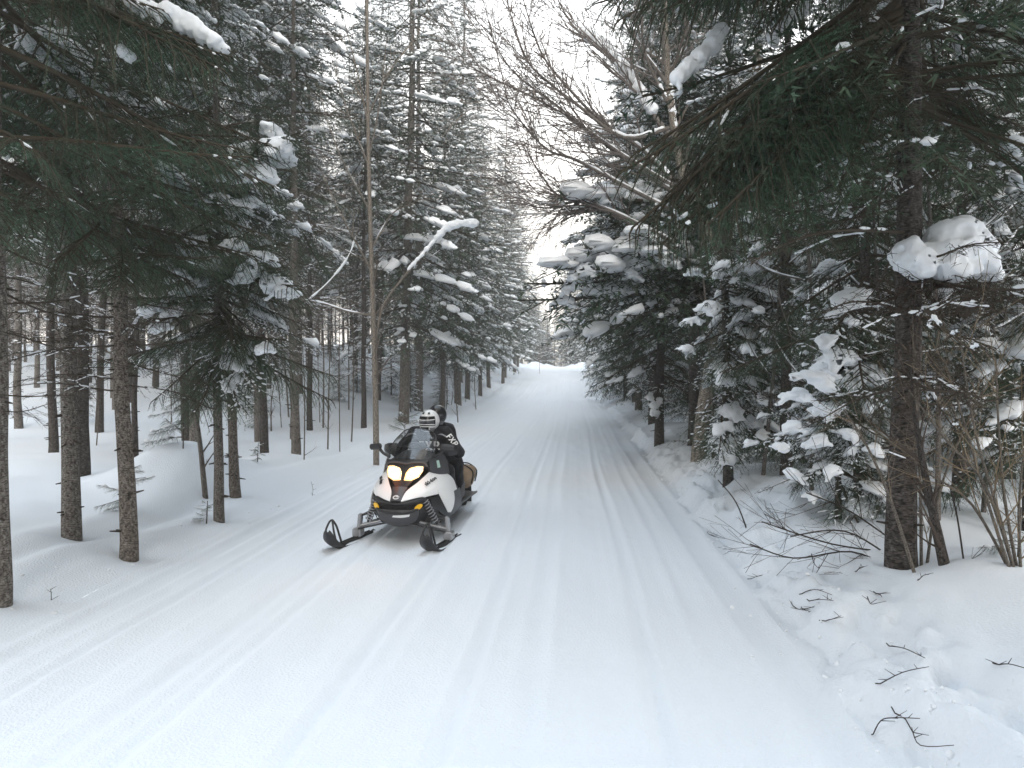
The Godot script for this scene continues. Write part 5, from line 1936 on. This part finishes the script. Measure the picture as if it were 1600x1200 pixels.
# ------------------------------------------------------------------ layout
func stand(at: Vector3) -> Vector3:
	return Vector3(at.x, height(at.x, at.z), at.z)

var taken: Array[Vector3] = []   # x, z, clear radius

func is_open(x: float, z: float, r: float) -> bool:
	for t in taken:
		if Vector2(t.x - x, t.y - z).length() < maxf(r, t.z):
			return false
	return true

func take(p: Vector3, r: float) -> Vector3:
	taken.append(Vector3(p.x, p.z, r))
	return p

func trees() -> void:
	# ---- left, close to the trail
	var a := take(gp(112, 833), 0.8)
	near_spruce("thick grey spruce trunk, the stoutest near the left edge, its foot in smooth snow", a, 1, {"H": 14.0, "r": 0.086, "live": 3.1, "R": 1.9, "live_to": 7.6, "n_live": 46, "dead": 1.5, "n_dead": 34, "bark": M.bark, "snow": 0.25, "lean": Vector3(-0.004, 0, 0), "stubs_to": 3.2})
	a = take(gp(200, 866), 0.8)
	near_spruce("brown scarred spruce trunk with snapped stubs, foremost beside the left of the trail", a, 2, {"H": 11.0, "r": 0.076, "live": 2.85, "R": 1.5, "live_to": 6.2, "n_live": 40, "dead": 1.5, "n_dead": 24, "bark": M.bark_brown, "snow": 0.12, "lean": Vector3(-0.022, 0, 0), "stubs_to": 3.0})
	a = take(gp(-4, 934), 0.8)
	var edge_tree := near_spruce("spruce cut by the left edge of the picture, only the side of its trunk showing", a, 3, {"H": 13.0, "r": 0.075, "live": 2.9, "R": 2.0, "live_to": 6.5, "n_live": 40, "dead": 1.4, "n_dead": 16, "bark": M.bark, "snow": 0.15, "stubs_to": 2.6})
	a = take(gp(343, 808), 0.5)
	var fir := near_spruce("slim grey fir with big snow clumps on its low green boughs, left of the trail", a, 4, {"called": "fir_tree", "H": 8.5, "r": 0.058, "live": 1.95, "R": 1.25, "live_to": 5.6, "n_live": 100, "dead": 1.2, "n_dead": 4, "bark": M.bark, "snow": 0.3, "pitch": -0.3, "lean": Vector3(0.004, 0, 0), "stubs_to": 1.9})
	clumps(fir, [[395, 245, 44, 1.3], [428, 232, 32, 1.2], [378, 268, 34, 1.2], [442, 222, 26, 1.0], [420, 200, 22, 1.0], [405, 272, 29, 1.3], [300, 385, 34, 1.2], [320, 405, 31, 1.2], [330, 313, 22, 1.4], [300, 322, 18, 1.4], [385, 318, 23, 1.4], [366, 385, 22, 1.3], [408, 402, 22, 1.3], [392, 426, 29, 1.3], [426, 446, 31, 1.5], [275, 430, 21, 1.0], [412, 545, 17, 1.0], [445, 455, 20, 1.4], [270, 490, 20, 1.5], [250, 512, 18, 1.6], [235, 484, 20, 1.4]], -fir.position.z - 1.0, 14, near_live)
	var e0 := edge_tree.position
	for q in [[4.7, 352, 95, 6.0], [4.55, 300, 60, 6.2], [4.2, 420, 300, 6.6], [4.9, 240, 20, 5.6]]:
		var v := wp(q[1], q[2], q[3]) - (e0 + Vector3(0, q[0], 0))
		put("bough", near_live[int(q[1]) % 4].mesh, edge_tree, place_bough(atan2(v.x, v.z), asin(v.y / v.length()) + 0.16, v.length(), Vector3(0, q[0], 0)))
	ridge(edge_tree, [[196, -2], [225, 8], [262, 24]], 6.1, 11, 3)
	ridge(edge_tree, [[258, 16], [290, 34], [320, 54], [350, 78]], 6.1, 13, 4)
	ridge(edge_tree, [[188, 78], [200, 86], [206, 90]], 6.0, 7, 5)
	a = take(gp(371, 772), 0.5)
	near_spruce("spruce with torn dark bark low on its trunk, just behind the snow-clumped fir", a, 5, {"H": 10.0, "r": 0.066, "live": 2.8, "R": 1.3, "live_to": 6.0, "n_live": 26, "dead": 1.4, "n_dead": 10, "bark": M.bark_brown, "snow": 0.4, "lean": Vector3(-0.03, 0, 0), "stubs_to": 2.4, "bow": -0.05})
	for q in [[82, 706, 0.08, 14.0, "grey spruce trunk a step behind the stoutest left trunk", 31], [30, 668, 0.09, 14.0, "dark spruce trunk deep at the far left of the forest", 32], [213, 712, 0.055, 11.0, "dark slim spruce trunk right behind the brown scarred trunk", 33], [461, 706, 0.085, 13.0, "straight grey spruce trunk standing alone midway to the pale birch", 34], [485, 671, 0.075, 12.5, "dark spruce trunk close behind the straight grey one", 35]]:
		a = take(gp(q[0], q[1]), 0.7)
		near_spruce(q[4], a, q[5], {"H": q[3], "r": q[2], "live": 4.2, "R": 1.6, "live_to": 6.8, "n_live": 18, "dead": 1.5, "n_dead": 22, "bark": M.bark if q[5] % 2 == 0 else M.bark_dark, "snow": 0.2, "stubs_to": 3.5})
	a = take(gp(655, 642), 0.8)
	var tall := near_spruce("tall grey spruce with a bare lower trunk rising behind the riders", a, 8, {"H": 19.0, "r": 0.15, "live": 4.4, "R": 2.0, "live_to": 4.4, "n_live": 0, "dead": 2.0, "n_dead": 40, "dead_len": 1.4, "bark": M.bark, "snow": 0.25, "stubs_to": 4.0})
	# ---- right, close to the trail
	a = take(gp(1408, 876), 0.9)
	heap_depth = -a.z - 0.28
	var big := near_spruce("thickest dark spruce trunk on the right bank, a snow heap caught on its dead twigs", a, 9, {"H": 15.0, "r": 0.102, "live": 3.3, "R": 2.3, "live_to": 3.3, "n_live": 0, "dead": 1.2, "n_dead": 34, "dead_len": 1.35, "bark": M.bark_dark, "snow": 0.2, "stubs_to": 2.2, "lean": Vector3(0.004, 0, 0)})
	var rng := RandomNumberGenerator.new()
	rng.seed = 71
	# boughs hanging out over the trail: where each leaves the trunk and where it ends
	for k in 46:
		var y := 0.0
		var tip := Vector3.ZERO
		if k < 28:
			y = rng.randf_range(3.5, 4.6)
			var f := rng.randf()
			tip = wp(lerpf(985, 1290, f) + rng.randf_range(-20, 20), lerpf(300, 205, f) + rng.randf_range(-40, 90), rng.randf_range(5.3, 6.6))
		else:
			y = rng.randf_range(5.0, 5.9)
			tip = wp(rng.randf_range(900, 1230), rng.randf_range(-70, 45), rng.randf_range(5.0, 6.6))
		var v := tip - (a + Vector3(0, y, 0))
		var l := v.length()
		put("bough", near_live[rng.randi() % 4].mesh, big, place_bough(atan2(v.x, v.z), asin(v.y / l) + 0.16, l, Vector3(0, y, 0), rng.randf_range(-0.25, 0.25)))
	for k in 14:
		var y := rng.randf_range(3.4, 5.2)
		put("bough", near_live[rng.randi() % 4].mesh, big, place_bough(deg_to_rad(rng.randf_range(20, 170)), rng.randf_range(-0.1, 0.3), rng.randf_range(1.3, 2.2), Vector3(0, y, 0)))
	ridge(big, [[1058, 122], [1085, 95], [1105, 78], [1128, 44]], 5.9, 13, 6)
	ridge(big, [[1208, 60], [1235, 30], [1262, 8]], 6.0, 10, 7)
	a = take(gp(1031, 690), 0.6)
	near_spruce("dark spruce trunk standing behind the pale leaning birch", a, 10, {"H": 11.0, "r": 0.1, "live": 1.2, "R": 1.5, "live_to": 6.5, "n_live": 60, "dead": 0.8, "n_dead": 8, "bark": M.bark_dark, "snow": 0.5, "pitch": -0.25})
	var over: Node3D
	for q in [[15.6, 3.7, 13.5, 3.0, "big spruce leaning snow-laden boughs out over the trail from the right", 41], [21.5, 3.5, 14.0, 2.8, "tall spruce beyond the overhanging one on the right, boughs reaching the trail", 42]]:
		a = take(on(trail_x(q[0]) + q[1], -q[0]), 1.4)
		near_spruce(q[4], a, q[5], {"H": q[2], "r": 0.13, "live": 2.75, "R": q[3], "live_to": 8.0, "n_live": 92, "bias": -1.3, "spread": 1.9, "dead": 1.0, "n_dead": 14, "bark": M.bark_dark, "snow": 0.62, "pitch": 0.0})
		if q[5] == 41:
			over = get_child(get_child_count() - 1)
	var tips := [[872, 478, 13.4], [890, 445, 13.6], [915, 425, 13.7], [945, 400, 13.8], [985, 392, 14.0], [1030, 385, 14.2], [935, 318, 13.7], [900, 305, 13.6], [960, 455, 13.9]]
	for q in tips:
		aim(over, 3.6 + (480.0 - q[1]) * 0.008, wp(q[0], q[1], q[2]), mid_snowy[int(q[0]) % 5])
	clumps(over, [[880, 470, 20, 1.0], [892, 445, 22, 1.0], [912, 422, 24, 1.2], [940, 410, 20, 1.4], [965, 392, 20, 1.5], [1000, 400, 26, 1.3], [1035, 402, 26, 1.3], [980, 425, 15, 1.6], [935, 312, 15, 1.6], [960, 318, 14, 1.6], [1015, 372, 16, 1.4]], 13.3, 23, mid_snowy)
	a = take(gp(1134, 750), 0.6)
	var mid_fir := near_spruce("snow-laden fir with a thin dark trunk just right of the pale birch", a, 11, {"called": "fir_tree", "H": 7.5, "r": 0.065, "live": 0.7, "R": 1.25, "live_to": 5.0, "n_live": 66, "bias": 1.5, "spread": 2.0, "dead": 0.5, "n_dead": 5, "bark": M.bark_dark, "snow": 0.62, "pitch": -0.3})
	clumps(mid_fir, [[1165, 418, 20, 1.3], [1190, 408, 17, 1.4], [1105, 480, 20, 1.5], [1080, 500, 15, 1.3], [1222, 470, 20, 1.3], [1170, 545, 16, 1.1], [1200, 520, 14, 1.3], [1150, 668, 18, 1.0], [1075, 545, 13, 1.5], [1130, 590, 13, 1.5], [1210, 610, 14, 1.4], [1168, 340, 20, 1.4], [1240, 400, 14, 1.3], [1085, 425, 14, 1.4]], -mid_fir.position.z - 0.7, 24, near_live)
	a = take(gp(1308, 800), 0.6)
	var young := near_spruce("young fir under a thick snow cap, left of the thickest dark trunk", a, 12, {"called": "young_fir", "H": 2.35, "r": 0.03, "live": 0.3, "R": 0.95, "live_to": 2.2, "n_live": 52, "dead": 0.1, "n_dead": 3, "bark": M.bark_dark, "snow": 0.75, "pitch": -0.25})
	var dy := -young.position.z
	for k in 34:
		var f := k / 33.0
		var az := k * 2.4
		var rr := lerpf(0.78, 0.25, f) * rng.randf_range(0.8, 1.1)
		aim(young, lerpf(0.5, 2.0, f), young.position + Vector3(cos(az) * rr, lerpf(0.25, 1.85, f) + rng.randf_range(-0.1, 0.1), sin(az) * rr), near_snowy[k % 4])
	clumps(young, [[1310, 578, 46, 1.5], [1272, 590, 32, 1.4], [1348, 588, 32, 1.4], [1310, 560, 30, 1.2], [1248, 618, 24, 1.3], [1292, 640, 24, 1.3], [1362, 632, 24, 1.2], [1236, 668, 20, 1.4], [1222, 700, 16, 1.4], [1278, 690, 20, 1.3], [1330, 680, 22, 1.3], [1242, 742, 18, 1.4], [1300, 735, 18, 1.4], [1365, 700, 18, 1.2], [1268, 775, 16, 1.5]], dy - 0.5, 22)
	a = take(gp(1610, 830), 0.6)
	near_spruce("fir at the right edge of the picture with snowy drooping boughs", a, 13, {"called": "fir_tree", "H": 8.0, "r": 0.07, "live": 0.8, "R": 1.2, "live_to": 4.6, "n_live": 54, "dead": 0.6, "n_dead": 4, "bark": M.bark_dark, "snow": 0.5, "pitch": -0.3})
	for q in [[1345, 795, 0.06, 9.0, "thin dark spruce trunk behind the snow-capped young fir", 14], [1225, 735, 0.07, 10.0, "dark spruce deep behind the snow-laden firs on the right", 15], [1500, 770, 0.09, 12.0, "spruce standing back in the wood right of the thickest dark trunk", 16], [1570, 745, 0.1, 12.0, "spruce far back in the wood by the right edge", 17]]:
		a = take(gp(q[0], q[1]), 0.6)
		near_spruce(q[4], a, q[5], {"H": q[3], "r": q[2], "live": 1.6, "R": 1.4, "live_to": 6.0, "n_live": 44, "dead": 0.8, "n_dead": 10, "bark": M.bark_dark, "snow": 0.45, "pitch": -0.2})

func forest() -> void:
	var rng := RandomNumberGenerator.new()
	rng.seed = 5
	# snow-laden trees lining the trail
	var rows := [
		[-1.0, [13.2, 15.8, 18.5, 21.0, 24.0, 27.5, 31.0, 35.0, 39.5, 44.0, 49.5, 55.0, 61.0, 68.0, 75.0], "spruces lining the left side of the trail", "%s snow-flecked spruce from the near end of the row along the trail's left side"],
		[1.0, [15.2, 17.4, 19.4, 21.5, 24.5, 28.0, 32.0, 36.5, 41.0, 46.0, 52.0, 58.0, 65.0, 72.0], "spruces lining the right side of the trail", "%s snow-laden spruce from the near end of the row along the trail's right side"]]
	var nth := ["first", "second", "third", "fourth", "fifth", "sixth", "seventh", "eighth", "ninth", "tenth", "eleventh", "twelfth", "thirteenth", "fourteenth", "fifteenth"]
	for row in rows:
		var n := 0
		for d in row[1]:
			for tries in 8:
				var s: float = row[0] * rng.randf_range(3.8, 4.5)
				if d > 24.0:
					s = row[0] * rng.randf_range(3.6, 4.2)
				if row[0] < 0 and d < 24.0:
					s -= rng.randf_range(0.4, 1.2)
				var p := on(trail_x(d) + s, -d)
				if is_open(p.x, p.z, 0.9):
					take(p, 0.9)
					var kind := "twiggy" if row[0] < 0 and d < 22.0 else "edge"
					plant(kind, (rng.randi() % 2 if kind == "twiggy" else [0, 2, 2, 0, 2][rng.randi() % 5]) if row[0] < 0 else [0, 2, 1, 0][rng.randi() % 4], p, rng.randf_range(0.9, 1.2) if row[0] < 0 else rng.randf_range(0.8, 1.1), rng.randf() * TAU, "spruce_tree", row[3] % nth[n], "tree", row[2], Vector2(rng.randf_range(-0.03, 0.03), rng.randf_range(-0.03, 0.03)))
					n += 1
					break
	# the wood on either side
	var n_left := 0
	var n_right := 0
	for k in 2600:
		var d := 7.0 + 68.0 * pow(rng.randf(), 0.8)
		var left := rng.randf() < 0.52
		var s := rng.randf_range(5.2, 5.2 + 0.72 * d)
		var x := trail_x(d) + (-s if left else s)
		if absf(x) > 0.72 * d + 2.0:
			continue
		var gap := 1.55 if left else 1.4
		if d > 35.0:
			gap = 1.9
		if not is_open(x, -d, gap):
			continue
		if left and n_left >= 92 or not left and n_right >= 62:
			continue
		if left and x > -6.5 and d < 12.0:
			continue
		if left:
			n_left += 1
		else:
			n_right += 1
		take(on(x, -d), gap * 0.8)
		var kind := "forest"
		if not left and rng.randf() < 0.45:
			kind = "edge"
		if left and s < 8.0 and d > 24.0 and rng.randf() < 0.5:
			kind = "edge"
		if left and d < 30.0 and rng.randf() < 0.75:
			kind = "twiggy"
		plant(kind, rng.randi() % protos[kind].size(), on(x, -d), rng.randf_range(0.75, 1.2), rng.randf() * TAU, "spruce_tree", "straight spruce with dead lower branches standing inside the left wood" if left else "snow-dusted spruce standing inside the right wood", "tree", "spruces inside the left wood" if left else "spruces inside the right wood", Vector2(rng.randf_range(-0.04, 0.04), rng.randf_range(-0.04, 0.04)))
	for k in 500:
		var d := rng.randf_range(24.0, 62.0)
		var x := trail_x(d) - rng.randf_range(5.0, 4.0 + 0.55 * d)
		if k < 62 and is_open(x, -d, 1.3):
			take(on(x, -d), 1.0)
			plant("forest", rng.randi() % 2, on(x, -d), rng.randf_range(0.85, 1.25), rng.randf() * TAU, "spruce_tree", "straight spruce with dead lower branches standing inside the left wood", "tree", "spruces inside the left wood", Vector2(rng.randf_range(-0.04, 0.04), rng.randf_range(-0.04, 0.04)))
	# the avenue goes on behind the camera
	for q in [[-4.3, -1.2], [-4.0, -3.4], [-4.2, -5.6], [-3.9, -8.0], [-4.3, -10.5], [-4.0, -13.5], [-4.4, -17.0], [4.3, -1.4], [4.0, -3.8], [4.2, -6.0], [3.9, -8.5], [4.3, -11.0], [4.1, -14.5], [4.4, -18.0], [-6.5, -2.5], [6.4, -2.0], [-6.2, -6.5], [6.1, -7.0], [-6.3, -11.5], [6.3, -12.5]]:
		plant("edge", rng.randi() % 3, on(trail_x(q[1]) + q[0], -q[1]), rng.randf_range(1.1, 1.3), rng.randf() * TAU, "spruce_tree", "snowy spruce standing behind the viewer's place on the trail", "tree", "spruces behind the viewer")
	# the wood goes on behind the trees one can tell apart: one mass
	var whole := ArrayMesh.new()
	for src in [protos.forest[0][0], protos.forest[0][1]]:
		for k in src.get_surface_count():
			whole.add_surface_from_arrays(Mesh.PRIMITIVE_TRIANGLES, src.surface_get_arrays(k))
			whole.surface_set_material(whole.get_surface_count() - 1, src.surface_get_material(k))
	var spots: Array[Transform3D] = []
	for k in 3000:
		var d := rng.randf_range(30.0, 100.0)
		var side := -1.0 if k % 5 < 3 else 1.0
		var x := trail_x(d) + side * rng.randf_range(9.0, 9.0 + 0.62 * d)
		if spots.size() < 330 and is_open(x, -d, 1.5):
			take(on(x, -d), 1.1)
			spots.append(Transform3D(Basis(Vector3.UP, rng.randf() * TAU) * Basis.from_scale(Vector3.ONE * rng.randf_range(0.8, 1.3)), on(x, -d)))
	var mm := MultiMesh.new()
	mm.transform_format = MultiMesh.TRANSFORM_3D
	mm.mesh = whole
	mm.instance_count = spots.size()
	for k in spots.size():
		mm.set_instance_transform(k, spots[k])
	var far := MultiMeshInstance3D.new()
	far.name = "far_wood"
	far.multimesh = mm
	add_child(far, true)
	tag(stuff(far), "far-off mass of spruces closing the depths of the wood on both sides", "wood")
	# beyond the crest
	for k in 52:
		var d := rng.randf_range(86.0, 118.0)
		var x := trail_x(d) + rng.randfn(0.0, 10.0)
		if absf(x - trail_x(d)) < 2.6 and d < 91.0 or not is_open(x, -d, 1.5):
			continue
		take(on(x, -d), 1.5)
		plant("edge", rng.randi() % 3, on(x, -d), rng.randf_range(0.55, 0.95), rng.randf() * TAU, "spruce_tree", "hazy spruce beyond the crest where the trail ends", "tree", "spruces beyond the crest")
	for k in 34:
		var d := rng.randf_range(87.5, 100.0)
		var x := trail_x(d) + rng.randf_range(-7.0, 6.5)
		if is_open(x, -d, 0.9):
			take(on(x, -d), 0.6)
			plant("young", rng.randi() % 2, on(x, -d), rng.randf_range(0.9, 1.7), rng.randf() * TAU, "young_fir", "snow-covered young fir closing the view at the far end of the trail", "tree", "young firs at the trail's far end")
	# young growth on the right bank and between the left trunks
	for k in 400:
		var d := rng.randf_range(9.0, 45.0)
		var left := rng.randf() < 0.35
		var s := rng.randf_range(4.2, 9.0) if not left else rng.randf_range(4.2, 12.0)
		var x := trail_x(d) + (-s if left else s)
		if not is_open(x, -d, 0.75) or left and d < 17.0 or k > 150:
			continue
		take(on(x, -d), 0.6)
		plant("young", rng.randi() % 2, on(x, -d), rng.randf_range(0.5, 1.0) if not left else rng.randf_range(0.35, 0.7), rng.randf() * TAU, "young_fir", "young snowy fir growing among the left trunks" if left else "young snowy fir growing along the right bank", "tree", "young firs among the left trunks" if left else "young firs along the right bank")

func details() -> void:
	bare_trees()
	bare_saplings()
	snow_heap()
	small_growth()
	sticks()
	crumbs()

func _ready() -> void:
	var cam := Camera3D.new()
	cam.name = "camera"
	cam.position = Vector3(0, 1.85, 0)
	cam.rotation_degrees = Vector3(PITCH, 0, 0)
	cam.fov = rad_to_deg(2.0 * atan(600.0 / 1203.0))
	cam.near = 0.05
	cam.far = 600.0
	add_child(cam)
	cam.current = true
	var env := Environment.new()
	env.background_mode = Environment.BG_SKY
	var sky := Sky.new()
	var sm := ProceduralSkyMaterial.new()
	# an even overcast: the zenith a little brighter than the horizon, a little warm low down
	sm.sky_top_color = Color(0.87, 0.935, 1.0)
	sm.sky_horizon_color = Color(0.93, 0.89, 0.84)
	sm.sky_curve = 0.5
	sm.ground_horizon_color = Color(0.8, 0.82, 0.85)
	sm.ground_bottom_color = Color(0.7, 0.73, 0.76)
	sm.sun_angle_max = 1.0
	sm.energy_multiplier = 1.25
	sky.sky_material = sm
	env.sky = sky
	env.background_energy_multiplier = 1.0
	env.tonemap_mode = Environment.TONE_MAPPER_LINEAR
	env.tonemap_exposure = 2.65
	env.fog_enabled = true
	env.fog_density = 0.0035
	env.fog_light_color = Color(0.86, 0.86, 0.86)
	env.sdfgi_enabled = true
	env.ssao_enabled = true
	env.ssil_enabled = true
	var we := WorldEnvironment.new()
	we.name = "environment"
	we.environment = env
	add_child(we)
	var sun := DirectionalLight3D.new()
	sun.name = "sun"
	sun.light_energy = 0.5
	sun.light_color = Color(1.0, 0.98, 0.95)
	sun.light_angular_distance = 60.0
	sun.shadow_enabled = true
	sun.rotation_degrees = Vector3(-28, 8, 0)
	add_child(sun)
	setup_noise()
	make_materials()
	make_pools()
	mid_meshes()
	make_protos()
	sled_materials()
	cloth_materials()
	var sled_at := Vector3(-1.15, height(-1.15, -8.1) - 0.005, -8.1)
	build_snowmobile(sled_at, deg_to_rad(-10.0))
	build_riders(sled_at, deg_to_rad(-10.0))
	for q in [[-2.7, 83.0, 0.9, 0.7], [-1.6, 84.5, 0.7, 0.35], [2.3, 84.0, 0.9, 0.6], [3.4, 82.0, 0.8, 0.5], [1.2, 86.0, 0.6, 0.3]]:
		dent(trail_x(q[1]) + q[0], -q[1], q[2], q[3])
	# boot prints along the edge of the bank
	for k in 16:
		var fd := 3.6 + 0.42 * k
		dent(trail_x(fd) + 3.25 + (0.12 if k % 2 == 0 else -0.12) + 0.1 * sin(k * 1.7), -fd, 0.085, -0.085)
	trees()
	forest()
	details()
	build_ground()
